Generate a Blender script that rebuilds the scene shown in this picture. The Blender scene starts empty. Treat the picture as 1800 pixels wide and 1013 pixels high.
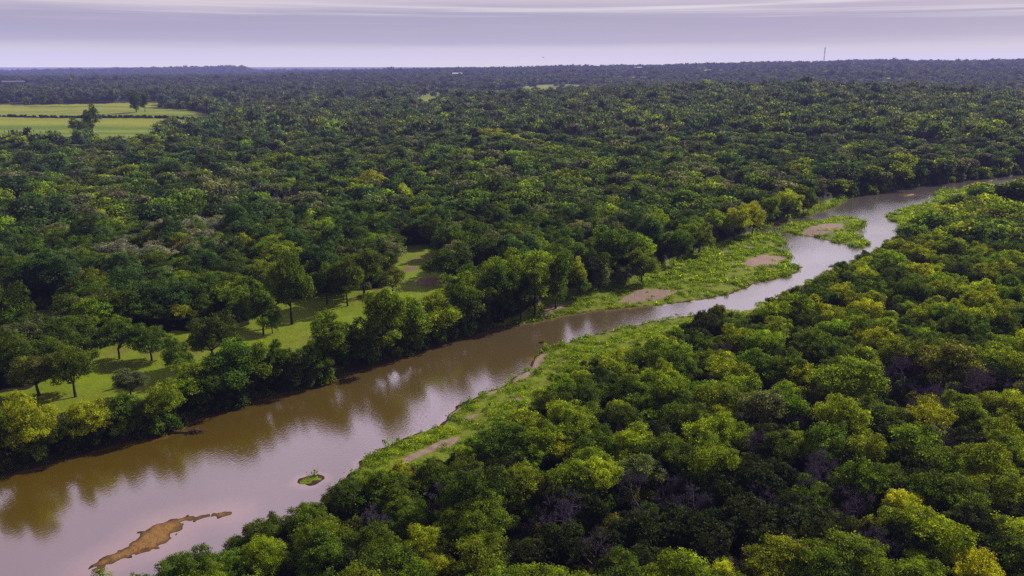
import bpy, math, random
import numpy as np
from mathutils import Vector

rng = np.random.default_rng(11)
random.seed(11)
scene = bpy.context.scene
COL = scene.collection
R = math.radians

# ------------------------------------------------------------------ camera
H, F, PITCH = 70.0, 1400.0, math.atan((506.5 - 116.0) / 1400.0)
CP, SP = math.cos(PITCH), math.sin(PITCH)
cam = bpy.data.cameras.new("camera")
cam.sensor_width = 36.0
cam.lens = 36.0 * F / 1800.0
cam.clip_start, cam.clip_end = 1.0, 80000.0
cam_o = bpy.data.objects.new("camera", cam)
COL.objects.link(cam_o)
cam_o.location = (0, 0, H)
cam_o.rotation_euler = (math.pi / 2 - PITCH, 0, 0)
scene.camera = cam_o


def ray(px, py):
    a, b = (px - 900.0) / F, (py - 506.5) / F
    return np.array([a, CP - b * SP, -SP - b * CP])


def at(px, py, z=0.0):
    """where the sight line of a photo point meets the level z"""
    d = ray(px, py)
    t = (z - H) / d[2]
    return np.array([d[0] * t, d[1] * t])


def pix(x, y, z):
    x, y, z = np.asarray(x, float), np.asarray(y, float), np.asarray(z, float)
    dep = y * CP - (z - H) * SP
    up = y * SP + (z - H) * CP
    dep = np.maximum(dep, 1e-3)
    return 900 + F * x / dep, 506.5 - F * up / dep, dep


# ------------------------------------------------------------------ numpy helpers
def sd_poly(X, Y, poly):
    """signed distance to a closed polygon, positive inside"""
    P = np.asarray(poly, np.float64)
    Q = np.roll(P, -1, 0)
    X, Y = np.asarray(X, float).ravel(), np.asarray(Y, float).ravel()
    out = np.empty(len(X))
    for s in range(0, len(X), 40000):
        x, y = X[s:s + 40000, None], Y[s:s + 40000, None]
        ax, ay, bx, by = P[None, :, 0], P[None, :, 1], Q[None, :, 0], Q[None, :, 1]
        ex, ey = bx - ax, by - ay
        t = np.clip(((x - ax) * ex + (y - ay) * ey) / (ex * ex + ey * ey + 1e-12), 0, 1)
        d = np.sqrt(((x - ax - t * ex) ** 2 + (y - ay - t * ey) ** 2).min(1))
        cross = ((ay > y) != (by > y)) & (x < (bx - ax) * (y - ay) / (by - ay + 1e-12) + ax)
        out[s:s + 40000] = np.where(cross.sum(1) % 2 == 1, d, -d)
    return out


def sd_near(X, Y, poly, pad):
    """sd_poly only near the polygon; far points get -pad"""
    X, Y = np.asarray(X, float).ravel(), np.asarray(Y, float).ravel()
    P = np.asarray(poly)
    m = (X > P[:, 0].min() - pad) & (X < P[:, 0].max() + pad) & (Y > P[:, 1].min() - pad) & (Y < P[:, 1].max() + pad)
    out = np.full(len(X), -float(pad))
    if m.any():
        out[m] = np.maximum(sd_poly(X[m], Y[m], P), -pad)
    return out


def sstep(a, b, v):
    t = np.clip((v - a) / (b - a), 0, 1)
    return t * t * (3 - 2 * t)


_wv = [(np.random.default_rng(5 + i).uniform(0, 6.28), np.random.default_rng(50 + i).uniform(0, 6.28)) for i in range(24)]


def wob(x, y, scale, k0=0):
    """smooth pseudo-noise about -1..1"""
    o = 0
    for i in range(5):
        a, ph = _wv[(k0 + i) % 24]
        f = 6.28 / scale * (0.7 + 0.37 * i)
        o = o + np.sin((x * math.cos(a) + y * math.sin(a)) * f + ph + 1.3 * np.sin((x * math.sin(a) - y * math.cos(a)) * f * 0.6 + ph * 2))
    return o / 3.2


def roughen(poly, amp, step, seed):
    """break a coarse outline up into an irregular one"""
    r = np.random.default_rng(seed)
    P = [np.asarray(p, float) for p in poly]
    out = []
    for i, p in enumerate(P):
        q = P[(i + 1) % len(P)]
        n = max(1, int(np.linalg.norm(q - p) / step))
        nrm = np.array([-(q - p)[1], (q - p)[0]]) / (np.linalg.norm(q - p) + 1e-9)
        for k in range(n):
            out.append(p + (q - p) * k / n + nrm * r.uniform(-amp, amp))
    return np.array(out)


# ------------------------------------------------------------------ land forms
_D = np.log(np.array([100, 600, 900, 1300, 1800, 2500, 3000, 3800, 4500, 5200, 7000, 8000, 12000, 40000.0]))
_U = np.array([-500, 0, 425, 450, 650, 900, 1200, 1400, 1600, 1800, 2400.0])
_T = np.array([
    [4, 4, 4, 4, 4, 4, 4, 4, 4, 4, 4],
    [4, 4, 4, 4, 4, 4, 4, 4.5, 4.5, 4.5, 5],
    [4, 4, 4, 4, 5, 8, 13, 17, 16, 14, 12],
    [5, 5, 6, 6, 9, 17, 26, 31, 30, 22, 15],
    [5, 5, 6, 6, 6, 4, 4, 5, 6, 8, 10],
    [7, 7, 9, 9, 10, 11, 12, 14, 16, 18, 18],
    [13, 15, 19, 19, 19, 22, 31, 38, 40, 38, 34],
    [5, 5, 10, 12, 24, 33, 46, 57, 60, 58, 52],
    [4, 5, 10, 12, 32, 46, 61, 76, 80, 78, 70],
    [3, 3, 8, 10, 26, 38, 50, 60, 62, 60, 55],
    [8, 12, 46, 12, 12, 20, 30, 40, 40, 40, 40],
    [6, 8, 30, 12, 10, 12, 20, 20, 20, 20, 20],
    [4, 4, 4, 4, 4, 4, 4, 4, 4, 4, 4],
    [2, 2, 2, 2, 2, 2, 2, 2, 2, 2, 2.0]])


def macro(x, y):
    x, y = np.asarray(x, float), np.asarray(y, float)
    d = np.log(np.clip(np.hypot(x, y), 101, 39000))
    u = np.clip(900 + 1454 * x / np.maximum(y, 1.0), -499, 2399)
    i = np.clip(np.searchsorted(_D, d) - 1, 0, len(_D) - 2)
    j = np.clip(np.searchsorted(_U, u) - 1, 0, len(_U) - 2)
    a = (d - _D[i]) / (_D[i + 1] - _D[i])
    a = a * a * (3 - 2 * a)
    b = (u - _U[j]) / (_U[j + 1] - _U[j])
    h = (_T[i, j] * (1 - b) + _T[i, j + 1] * b) * (1 - a) + (_T[i + 1, j] * (1 - b) + _T[i + 1, j + 1] * b) * a
    far = sstep(500, 1500, np.hypot(x, y))
    return h + far * (wob(x, y, 620, 3) * 4.6 + wob(x, y, 1300, 9) * 0.03 * h)


def hit(px, py, lift=0.0):
    """where a photo point meets the far terrain (marches along the sight line)"""
    d = ray(px, py)
    t = np.exp(np.linspace(math.log(100), math.log(30000), 3000))
    below = H + d[2] * t < macro(d[0] * t, d[1] * t) + lift
    k = int(np.argmax(below)) if below.any() else len(t) - 1
    return np.array([d[0] * t[k], d[1] * t[k]])


LEFT = [(-260, 905), (-120, 868), (0, 838), (67, 822), (167, 792), (233, 775), (280, 768), (310, 757), (357, 733), (410, 716), (500, 691), (580, 675), (600, 658),
        (683, 638), (760, 614), (807, 597), (867, 578), (920, 570), (1000, 554), (1083, 543), (1200, 533), (1277, 520), (1333, 498), (1387, 486), (1400, 478), (1413, 470),
        (1400, 466), (1382, 466), (1386, 458), (1394, 450), (1375, 442), (1357, 438), (1383, 430), (1376, 420), (1363, 414), (1333, 411), (1333, 407), (1380, 390),
        (1433, 375), (1453, 369), (1500, 347), (1550, 339), (1617, 328), (1700, 318), (1800, 307), (1990, 292)]
RIGHT = [(1990, 303), (1800, 321), (1700, 331), (1640, 341), (1645, 352), (1633, 360), (1600, 364), (1575, 375), (1556, 381), (1566, 388), (1580, 392), (1583, 415),
         (1556, 446), (1500, 480), (1430, 518), (1360, 545), (1290, 560), (1235, 553), (1200, 556), (1067, 584), (997, 601), (968, 610), (953, 618), (940, 630), (938, 647), (920, 658),
         (883, 679), (850, 693), (807, 714), (787, 729), (780, 748), (733, 764), (700, 779), (667, 793), (633, 812), (600, 850), (560, 912), (430, 978), (300, 1036), (150, 1092), (20, 1150), (-100, 1290), (-420, 1290)]
river = roughen([at(*p) for p in LEFT + RIGHT], 0.55, 4.0, 1)
ISLAND = [(1363, 403), (1390, 395), (1420, 391), (1450, 388), (1483, 383), (1506, 384), (1519, 392), (1517, 400), (1500, 409), (1512, 420), (1529, 432), (1513, 436), (1483, 431), (1433, 419), (1400, 413)]
island = roughen([at(*p) for p in ISLAND], 0.7, 4.0, 2)
BARS = [(160, 995), (200, 972), (233, 952), (246, 938), (270, 922), (320, 910), (333, 908), (353, 908), (377, 902), (410, 901), (407, 906), (360, 912), (322, 918), (322, 930), (299, 941), (301, 947), (275, 966), (234, 977), (187, 996), (168, 1003)]
sandbar = roughen([at(*p) for p in BARS], 0.25, 1.2, 3)
ISLET = [(518, 851), (526, 842), (540, 836), (556, 836), (570, 838), (573, 843), (560, 848), (545, 853), (525, 855)]
islet = roughen([at(*p) for p in ISLET], 0.15, 0.8, 4)
SHOALS = [[(1590, 343), (1606, 341), (1608, 343), (1592, 345)], [(1750, 324), (1778, 320), (1800, 321), (1780, 326)]]
shoals = [roughen([at(*p) for p in s], 0.4, 3, 6) for s in SHOALS]

GRASS_R = roughen([at(*p, 0.6) for p in [(600, 850), (633, 812), (667, 793), (700, 779), (733, 764), (780, 748), (787, 729), (807, 714), (850, 693), (883, 679), (920, 658), (938, 647), (940, 630), (953, 618), (968, 610),
                                         (997, 601), (1067, 584), (1200, 556), (1245, 552), (1262, 575), (1180, 593), (1100, 611), (1014, 650), (975, 702), (941, 742), (905, 770), (872, 782), (813, 815), (762, 838), (695, 868), (620, 930)]], 1.0, 4, 7)
GRASS_L = roughen([at(*p, 0.6) for p in [(845, 583), (920, 570), (1000, 554), (1083, 543), (1200, 533), (1277, 520), (1333, 498), (1387, 486), (1413, 470), (1382, 466), (1394, 450), (1357, 438), (1383, 430), (1363, 414), (1333, 411),
                                         (1305, 420), (1275, 432), (1230, 448), (1170, 472), (1150, 486), (1100, 503), (1050, 508), (1000, 522), (940, 548), (890, 566)]], 1.0, 4, 8)
GRASS_F = roughen([at(*p, 0.6) for p in [(1333, 407), (1380, 391), (1433, 376), (1453, 370), (1500, 348), (1490, 345), (1440, 362), (1390, 380), (1340, 398)]], 0.8, 4, 8)
LOWGREEN = roughen([at(*p, 0.5) for p in [(1553, 383), (1583, 364), (1633, 358), (1690, 352), (1680, 372), (1620, 388), (1583, 396)]], 1.0, 5, 9)
LOWGREEN2 = roughen([at(*p, 0.5) for p in [(1640, 341), (1700, 331), (1720, 336), (1690, 352), (1640, 358)]], 1.0, 5, 9)
low_zones = [GRASS_R, GRASS_L, GRASS_F, LOWGREEN, LOWGREEN2, island, islet, sandbar] + shoals

SAND = [[(1300, 468), (1318, 459), (1340, 450), (1383, 449), (1380, 458), (1350, 470), (1325, 473)],
        [(1088, 531), (1105, 521), (1133, 513), (1193, 513), (1180, 520), (1150, 527), (1110, 532)],
        [(950, 554), (958, 546), (973, 537), (1013, 531), (1000, 537), (977, 547), (960, 555)],
        [(1308, 437), (1318, 433), (1334, 437), (1325, 442)], [(1265, 448), (1278, 443), (1280, 447), (1268, 452)],
        [(1405, 410), (1425, 402), (1450, 397), (1484, 396), (1487, 402), (1462, 408), (1445, 414), (1420, 414)],
        [(700, 813), (725, 800), (750, 788), (775, 778), (807, 771), (802, 784), (770, 795), (747, 803), (715, 818)],
        [(934, 645), (939, 630), (953, 618), (962, 620), (958, 632), (946, 646)], [(900, 668), (920, 656), (936, 646), (942, 648), (925, 660), (905, 670)],
        [(787, 734), (790, 725), (810, 712), (814, 714), (795, 728)], [(850, 692), (883, 678), (886, 680), (856, 695)],
        [(815, 735), (830, 728), (842, 729), (825, 738)], [(885, 707), (910, 702), (922, 706), (900, 711)]]
sand = [roughen([at(*p, 0.6) for p in s], 0.35, 2.0, 20 + i) for i, s in enumerate(SAND)]
NOFILL = np.array([at(*p, 3) for p in [(-200, 900), (0, 845), (170, 800), (300, 765), (410, 722), (500, 696), (600, 665), (700, 640), (830, 600), (835, 560), (805, 500), (760, 432), (690, 440), (690, 470), (650, 525), (550, 540), (470, 560), (430, 574), (330, 592), (190, 606), (120, 672), (-60, 705), (-260, 740)]])
CANOPY_EDGE = np.array([(-60, 1120), (100, 1030), (150, 1010), (200, 993), (300, 960), (400, 933), (430, 905), (480, 883), (560, 848), (600, 822), (640, 812), (727, 802), (767, 796), (813, 770), (877, 738), (903, 714), (960, 672), (985, 638), (1060, 612), (1150, 582), (1200, 560), (1232, 528), (1268, 522), (1300, 542), (1330, 536), (1360, 508), (1433, 478), (1500, 440), (1533, 426), (1577, 396), (1600, 385), (1640, 372), (1680, 347), (1720, 333), (1800, 322), (1900, 312)], float)
MEADOW = [[(-60, 735), (-20, 700), (60, 688), (90, 664), (130, 645), (190, 603), (300, 588), (390, 590), (430, 574), (470, 538), (540, 518), (640, 514), (705, 506), (690, 540), (630, 590), (560, 610), (520, 640), (450, 645), (400, 660), (330, 690), (280, 705), (210, 716), (120, 730), (40, 745)],
          [(670, 520), (690, 480), (695, 450), (700, 436), (745, 432), (770, 440), (800, 500), (830, 530), (800, 545), (750, 540), (700, 540)],
          [(14, 606), (28, 552), (114, 547), (124, 562), (112, 612), (50, 622)], [(1000, 478), (1012, 440), (1015, 422), (1048, 408), (1056, 432), (1040, 470), (1032, 490)],
          [(1126, 440), (1140, 403), (1190, 399), (1200, 425), (1165, 446)], [(525, 545), (540, 530), (590, 522), (640, 520), (640, 545), (560, 560)]]
meadow = [roughen([at(*p, 3.5) for p in s], 1.6, 6, 40 + i) for i, s in enumerate(MEADOW)]
DIRT = [[(725, 500), (740, 492), (785, 488), (790, 498), (750, 506)], [(705, 476), (725, 470), (735, 476), (715, 482)], [(432, 240), (442, 234), (448, 240), (440, 246)]]
dirt = [roughen([at(*p, 3.5) if p[1] > 300 else hit(*p) for p in s], 0.9, 4, 60 + i) for i, s in enumerate(DIRT)]
FIELD = [[(-260, 190), (0, 184), (140, 183), (275, 179), (284, 192), (366, 201), (378, 214), (374, 230), (310, 236), (282, 250), (272, 262), (150, 262), (60, 262), (-260, 262)],
         [(528, 246), (532, 226), (552, 226), (556, 246)], [(430, 250), (428, 232), (444, 230), (452, 250)], [(722, 190), (733, 172), (778, 166), (782, 180), (760, 190)], [(738, 172), (748, 160), (812, 157), (808, 168)], [(836, 176), (840, 160), (892, 158), (890, 176)], [(900, 175), (922, 152), (975, 148), (1022, 149), (1020, 168), (960, 176)],
         [(596, 186), (600, 172), (634, 171), (634, 186)], [(935, 268), (948, 250), (976, 250), (982, 268)], [(1030, 274), (1036, 260), (1072, 258), (1076, 272)], [(1070, 143), (1082, 136), (1140, 135), (1140, 143)], [(1225, 132), (1238, 122), (1275, 121), (1272, 132)],
         [(640, 140), (650, 134), (720, 133), (715, 140)], [(1540, 146), (1560, 137), (1600, 137), (1590, 146)]]
field = [roughen([hit(*p) for p in s], 1.5, 18, 80 + i) for i, s in enumerate(FIELD)]


NEARSIDE = np.array([at(*p) for p in RIGHT] + [np.array(p) for p in ((-90.0, 5.0), (900.0, 5.0), (1500.0, 560.0))])


def river_side(X, Y):
    v = sd_near(np.atleast_1d(X), np.atleast_1d(Y), NEARSIDE, 5.0) > -1.5
    return v if np.ndim(X) else bool(v[0])


def land(X, Y):
    """distance from the water's edge, positive on land; and the weight of low ground"""
    X, Y = np.asarray(X, float).ravel(), np.asarray(Y, float).ravel()
    s = -sd_near(X, Y, river, 60.0)
    for p in [island, sandbar, islet] + shoals:
        s = np.maximum(s, sd_near(X, Y, p, 40.0))
    low = np.zeros(len(X))
    for p in low_zones:
        low = np.maximum(low, sstep(-2.0, 1.0, sd_near(X, Y, p, 12.0)))
    return s, low


def height(X, Y):
    X, Y = np.asarray(X, float).ravel(), np.asarray(Y, float).ravel()
    base = macro(X, Y)
    s, low = land(X, Y)
    s = s + 0.5 * wob(X, Y, 7.0, 2) * (np.abs(s) < 8)
    steep = np.where(s > 30, base, np.minimum(base, 0.62 * np.maximum(s, 0)))
    flat = np.minimum(1.5, 0.12 * np.maximum(s, 0)) + 0.12 * wob(X, Y, 5, 7) * sstep(0.5, 3, s)
    z = steep * (1 - low) + np.minimum(flat, steep + 0.3) * low
    z = np.where(s < 0, np.maximum(-1.6, 0.3 * s), z)
    bar = sd_near(X, Y, sandbar, 6.0)
    z = np.where(bar > -5.6, np.clip(bar * 0.08, -0.45, 0.13) + 0.05 * wob(X, Y, 2.6, 4) + 0.012 * wob(X, Y, 0.9, 14), z)
    for p in shoals:
        q = sd_near(X, Y, p, 6.0)
        z = np.where(q > -3, np.clip(q * 0.1, -0.3, 0.12), z)
    n = sstep(6, 30, s) * (1 - low)
    return z + n * (0.35 * wob(X, Y, 38, 5) + 0.12 * wob(X, Y, 9, 11))


# ------------------------------------------------------------------ object helpers
def tag(o, label=None, cat=None, group=None, kind=None):
    if label: o["label"] = label
    if cat: o["category"] = cat
    if group: o["group"] = group
    if kind: o["kind"] = kind
    return o


def mesh_np(name, co, faces=None, nsides=4, mats=(), attrs=None, smooth=False):
    """one mesh from arrays; faces is an (n, nsides) array"""
    me = bpy.data.meshes.new(name)
    co = np.asarray(co, np.float32)
    me.vertices.add(len(co))
    me.vertices.foreach_set("co", co.ravel())
    if faces is not None and len(faces):
        f = np.asarray(faces, np.int32)
        me.loops.add(f.size)
        me.loops.foreach_set("vertex_index", f.ravel())
        me.polygons.add(len(f))
        me.polygons.foreach_set("loop_start", np.arange(len(f), dtype=np.int32) * f.shape[1])
        me.polygons.foreach_set("loop_total", np.full(len(f), f.shape[1], np.int32))
        if smooth:
            me.polygons.foreach_set("use_smooth", np.ones(len(f), bool))
    for k, (typ, dat) in (attrs or {}).items():
        a = me.attributes.new(k, typ, "POINT")
        key = {"FLOAT": "value", "INT": "value", "FLOAT_VECTOR": "vector", "FLOAT_COLOR": "color"}[typ]
        a.data.foreach_set(key, np.asarray(dat, np.int32 if typ == "INT" else np.float32).ravel())
    for m in mats:
        me.materials.append(m)
    me.update(calc_edges=True)
    me.validate()
    return me


def link(name, me, parent=None):
    o = bpy.data.objects.new(name, me)
    COL.objects.link(o)
    if parent is not None:
        o.parent = parent
    return o


class MB:
    """collects quads and tubes for one mesh"""
    def __init__(s):
        s.v, s.f = [], []

    def tube(s, pts, rad, n=6, cap=True):
        pts = [np.asarray(p, float) for p in pts]
        b = len(s.v)
        for i, p in enumerate(pts):
            d = pts[min(i + 1, len(pts) - 1)] - pts[max(i - 1, 0)]
            d = d / (np.linalg.norm(d) + 1e-9)
            a = np.cross(d, [0.31, 0.95, 0.05] if abs(d[2]) > 0.6 else [0, 0, 1.0])
            a /= np.linalg.norm(a) + 1e-9
            c = np.cross(d, a)
            for k in range(n):
                t = 2 * math.pi * k / n
                s.v.append(p + rad[i] * (a * math.cos(t) + c * math.sin(t)))
        for i in range(len(pts) - 1):
            for k in range(n):
                k2 = (k + 1) % n
                s.f.append((b + i * n + k, b + i * n + k2, b + (i + 1) * n + k2, b + (i + 1) * n + k))
        if cap:
            s.f.append(tuple(b + k for k in reversed(range(n))))
            s.f.append(tuple(b + (len(pts) - 1) * n + k for k in range(n)))

    def box(s, lo, hi, rot=0.0, org=(0, 0, 0)):
        b = len(s.v)
        c, q = math.cos(rot), math.sin(rot)
        for z in (lo[2], hi[2]):
            for x, y in ((lo[0], lo[1]), (hi[0], lo[1]), (hi[0], hi[1]), (lo[0], hi[1])):
                s.v.append(np.array([org[0] + x * c - y * q, org[1] + x * q + y * c, org[2] + z]))
        for f in ((3, 2, 1, 0), (4, 5, 6, 7), (0, 1, 5, 4), (1, 2, 6, 5), (2, 3, 7, 6), (3, 0, 4, 7)):
            s.f.append(tuple(b + i for i in f))

    def poly(s, pts):
        b = len(s.v)
        s.v += [np.asarray(p, float) for p in pts]
        s.f.append(tuple(range(b, b + len(pts))))

    def mesh(s, name, mats, smooth=False):
        me = bpy.data.meshes.new(name)
        me.from_pydata([tuple(p) for p in s.v], [], s.f)
        for m in mats:
            me.materials.append(m)
        if smooth:
            me.polygons.foreach_set("use_smooth", np.ones(len(me.polygons), bool))
        me.update()
        return me


# ------------------------------------------------------------------ materials
def new_mat(name):
    m = bpy.data.materials.new(name)
    m.use_nodes = True
    nt = m.node_tree
    nt.nodes.clear()
    return m, nt, nt.nodes, nt.links


def node(nt, typ, **kw):
    n = nt.nodes.new(typ)
    for k, v in kw.items():
        if k.startswith("i_"):
            key = k[2:]
            n.inputs[int(key) if key.isdigit() else key].default_value = v
        else:
            setattr(n, k, v)
    return n


def math_n(nt, op, a, b=None, c=None):
    n = nt.nodes.new("ShaderNodeMath")
    n.operation = op
    for i, v in enumerate((a, b, c)):
        if v is None: continue
        if isinstance(v, (int, float)): n.inputs[i].default_value = v
        else: nt.links.new(v, n.inputs[i])
    return n.outputs[0]


def vmul(nt, v, k):
    n = nt.nodes.new("ShaderNodeVectorMath")
    n.operation = "MULTIPLY"
    nt.links.new(v, n.inputs[0])
    if isinstance(k, tuple): n.inputs[1].default_value = k
    else: nt.links.new(k, n.inputs[1])
    return n.outputs[0]


def mix_c(nt, f, a, b):
    n = nt.nodes.new("ShaderNodeMix")
    n.data_type = "RGBA"
    for sock, v in ((n.inputs[0], f), (n.inputs[6], a), (n.inputs[7], b)):
        if isinstance(v, tuple): sock.default_value = v + (1.0,) if len(v) == 3 else v
        elif isinstance(v, (int, float)): sock.default_value = v
        else: nt.links.new(v, sock)
    return n.outputs[2]


def leaf_material():
    m, nt, N, L = new_mat("leaf")
    tint = node(nt, "ShaderNodeAttribute", attribute_type="INSTANCER", attribute_name="tint")
    shade = node(nt, "ShaderNodeAttribute", attribute_type="GEOMETRY", attribute_name="shade")
    col = vmul(nt, tint.outputs["Vector"], shade.outputs["Vector"])
    d = node(nt, "ShaderNodeBsdfDiffuse")
    L.new(col, d.inputs[0])
    t = node(nt, "ShaderNodeBsdfTranslucent")
    L.new(vmul(nt, col, (1.9, 1.6, 0.7)), t.inputs[0])
    mx = node(nt, "ShaderNodeMixShader", i_0=0.5)
    L.new(d.outputs[0], mx.inputs[1]); L.new(t.outputs[0], mx.inputs[2])
    g = node(nt, "ShaderNodeBsdfGlossy", i_Roughness=0.45)
    g.inputs[0].default_value = (0.8, 0.8, 0.9, 1)
    m2 = node(nt, "ShaderNodeMixShader", i_0=0.006)
    L.new(mx.outputs[0], m2.inputs[1]); L.new(g.outputs[0], m2.inputs[2])
    out = node(nt, "ShaderNodeOutputMaterial")
    L.new(m2.outputs[0], out.inputs[0])
    return m


def bark_material(name, colr, use_tint=False):
    m, nt, N, L = new_mat(name)
    tc = node(nt, "ShaderNodeTexCoord")
    no = node(nt, "ShaderNodeTexNoise", i_Scale=6.0, i_Detail=4.0)
    L.new(tc.outputs["Object"], no.inputs["Vector"])
    f = node(nt, "ShaderNodeMapRange", i_3=0.6, i_4=1.4)
    L.new(no.outputs[0], f.inputs[0])
    d = node(nt, "ShaderNodeBsdfDiffuse")
    if use_tint:
        tint = node(nt, "ShaderNodeAttribute", attribute_type="INSTANCER", attribute_name="tint")
        L.new(vmul(nt, tint.outputs["Vector"], f.outputs[0]), d.inputs[0])
    else:
        L.new(mix_c(nt, f.outputs[0], tuple(c * 0.5 for c in colr), colr), d.inputs[0])
    out = node(nt, "ShaderNodeOutputMaterial")
    L.new(d.outputs[0], out.inputs[0])
    return m


M_LEAF = leaf_material()
M_BARK = bark_material("bark", (0.06, 0.045, 0.035))
M_TWIG = bark_material("twig", (0.1, 0.09, 0.1), True)
M_WOOD = bark_material("driftwood", (0.10, 0.065, 0.045))


def plain(name, colr, rough=0.7, metallic=0.0, scale=2.0, var=0.25):
    m, nt, N, L = new_mat(name)
    tc = node(nt, "ShaderNodeTexCoord")
    no = node(nt, "ShaderNodeTexNoise", i_Scale=scale, i_Detail=5.0)
    L.new(tc.outputs["Object"], no.inputs["Vector"])
    p = node(nt, "ShaderNodeBsdfPrincipled", i_Roughness=rough, i_Metallic=metallic)
    L.new(mix_c(nt, no.outputs[0], tuple(c * (1 - var) for c in colr), tuple(min(1, c * (1 + var)) for c in colr)), p.inputs["Base Color"])
    out = node(nt, "ShaderNodeOutputMaterial")
    L.new(p.outputs[0], out.inputs[0])
    return m


def ground_material():
    m, nt, N, L = new_mat("ground")
    geo = node(nt, "ShaderNodeNewGeometry")
    pos = geo.outputs["Position"]

    def noise(scale, detail=5.0, rough=0.6, stretch=None):
        no = node(nt, "ShaderNodeTexNoise", i_Scale=scale, i_Detail=detail, i_Roughness=rough)
        L.new(vmul(nt, pos, stretch) if stretch else pos, no.inputs["Vector"])
        return no.outputs[0]

    def attr(n):
        return node(nt, "ShaderNodeAttribute", attribute_type="GEOMETRY", attribute_name=n).outputs["Fac"]

    def edge(a, nz, k=0.9, lo=0.38, hi=0.62):
        v = math_n(nt, "ADD", a, math_n(nt, "MULTIPLY", math_n(nt, "SUBTRACT", nz, 0.5), k))
        r = node(nt, "ShaderNodeMapRange", i_1=lo, i_2=hi)
        r.interpolation_type = "SMOOTHSTEP"
        L.new(v, r.inputs[0])
        return r.outputs[0]

    n_f, n_m, n_c, n_x = noise(1.4), noise(0.25), noise(0.035), noise(5.0, 3.0)
    floor = mix_c(nt, n_f, (0.006, 0.007, 0.003), (0.026, 0.022, 0.010))
    floor = mix_c(nt, math_n(nt, "MULTIPLY", n_m, 0.5), floor, (0.020, 0.026, 0.008))
    gr = mix_c(nt, n_f, (0.09, 0.13, 0.005), (0.22, 0.27, 0.008))
    gr = mix_c(nt, edge(n_m, n_x, 0.5, 0.5, 0.72), gr, (0.085, 0.085, 0.014))
    md = mix_c(nt, n_m, (0.12, 0.175, 0.003), (0.215, 0.275, 0.005))
    md = mix_c(nt, edge(n_c, n_f, 0.5, 0.52, 0.7), md, (0.16, 0.125, 0.03))
    md = mix_c(nt, math_n(nt, "MULTIPLY", edge(n_x, n_f, 0.6, 0.55, 0.8), 0.5), md, (0.05, 0.06, 0.008))
    # ploughed and mown strips of the far fields run roughly across the view
    strip = noise(1.0, 2.0, 0.5, (0.0006, 0.022, 0.0))
    sr = node(nt, "ShaderNodeMapRange", i_1=0.36, i_2=0.62); L.new(strip, sr.inputs[0]); strip = sr.outputs[0]
    fd = mix_c(nt, strip, (0.10, 0.19, 0.003), (0.31, 0.31, 0.008))
    fd = mix_c(nt, math_n(nt, "MULTIPLY", n_c, 0.5), fd, (0.10, 0.14, 0.008))
    sn = mix_c(nt, n_f, (0.21, 0.14, 0.115), (0.36, 0.25, 0.21))
    sn = mix_c(nt, math_n(nt, "MULTIPLY", edge(n_x, n_f, 0.3, 0.6, 0.75), 0.6), sn, (0.10, 0.08, 0.06))
    dt = mix_c(nt, n_f, (0.14, 0.09, 0.055), (0.26, 0.18, 0.12))
    wet = mix_c(nt, n_f, (0.17, 0.09, 0.028), (0.34, 0.185, 0.06))
    wet = mix_c(nt, edge(n_m, n_f, 0.8, 0.62, 0.74), wet, (0.075, 0.045, 0.02))
    zz = node(nt, "ShaderNodeSeparateXYZ"); L.new(pos, zz.inputs[0])
    dry = node(nt, "ShaderNodeMapRange", i_1=0.01, i_2=0.10); L.new(zz.outputs[2], dry.inputs[0])
    wet = mix_c(nt, dry.outputs[0], (0.095, 0.055, 0.018), wet)
    mud = mix_c(nt, n_f, (0.02, 0.016, 0.009), (0.06, 0.042, 0.024))
    c = floor
    c = mix_c(nt, edge(attr("far"), n_c, 0.4), c, mix_c(nt, n_c, (0.014, 0.022, 0.010), (0.035, 0.045, 0.018)))
    c = mix_c(nt, edge(attr("meadow"), n_m), c, md)
    c = mix_c(nt, edge(attr("field"), n_c, 0.5), c, fd)
    c = mix_c(nt, edge(attr("hedge"), n_m, 0.3), c, (0.03, 0.035, 0.012))
    c = mix_c(nt, edge(attr("dirt"), n_m), c, dt)
    c = mix_c(nt, edge(attr("grass"), n_m, 0.7), c, gr)
    c = mix_c(nt, edge(attr("mud"), n_m, 0.5), c, mud)
    c = mix_c(nt, edge(attr("sand"), n_m, 0.8), c, sn)
    c = mix_c(nt, edge(attr("bar"), n_m, 0.3), c, wet)
    p = node(nt, "ShaderNodeBsdfPrincipled", i_Roughness=0.9)
    p.inputs["Specular IOR Level"].default_value = 0.15
    L.new(c, p.inputs["Base Color"])
    b = node(nt, "ShaderNodeBump", i_Strength=0.7, i_Distance=0.25)
    L.new(math_n(nt, "ADD", n_f, math_n(nt, "MULTIPLY", n_x, 0.4)), b.inputs["Height"])
    L.new(b.outputs[0], p.inputs["Normal"])
    out = node(nt, "ShaderNodeOutputMaterial")
    L.new(p.outputs[0], out.inputs[0])
    return m


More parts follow.
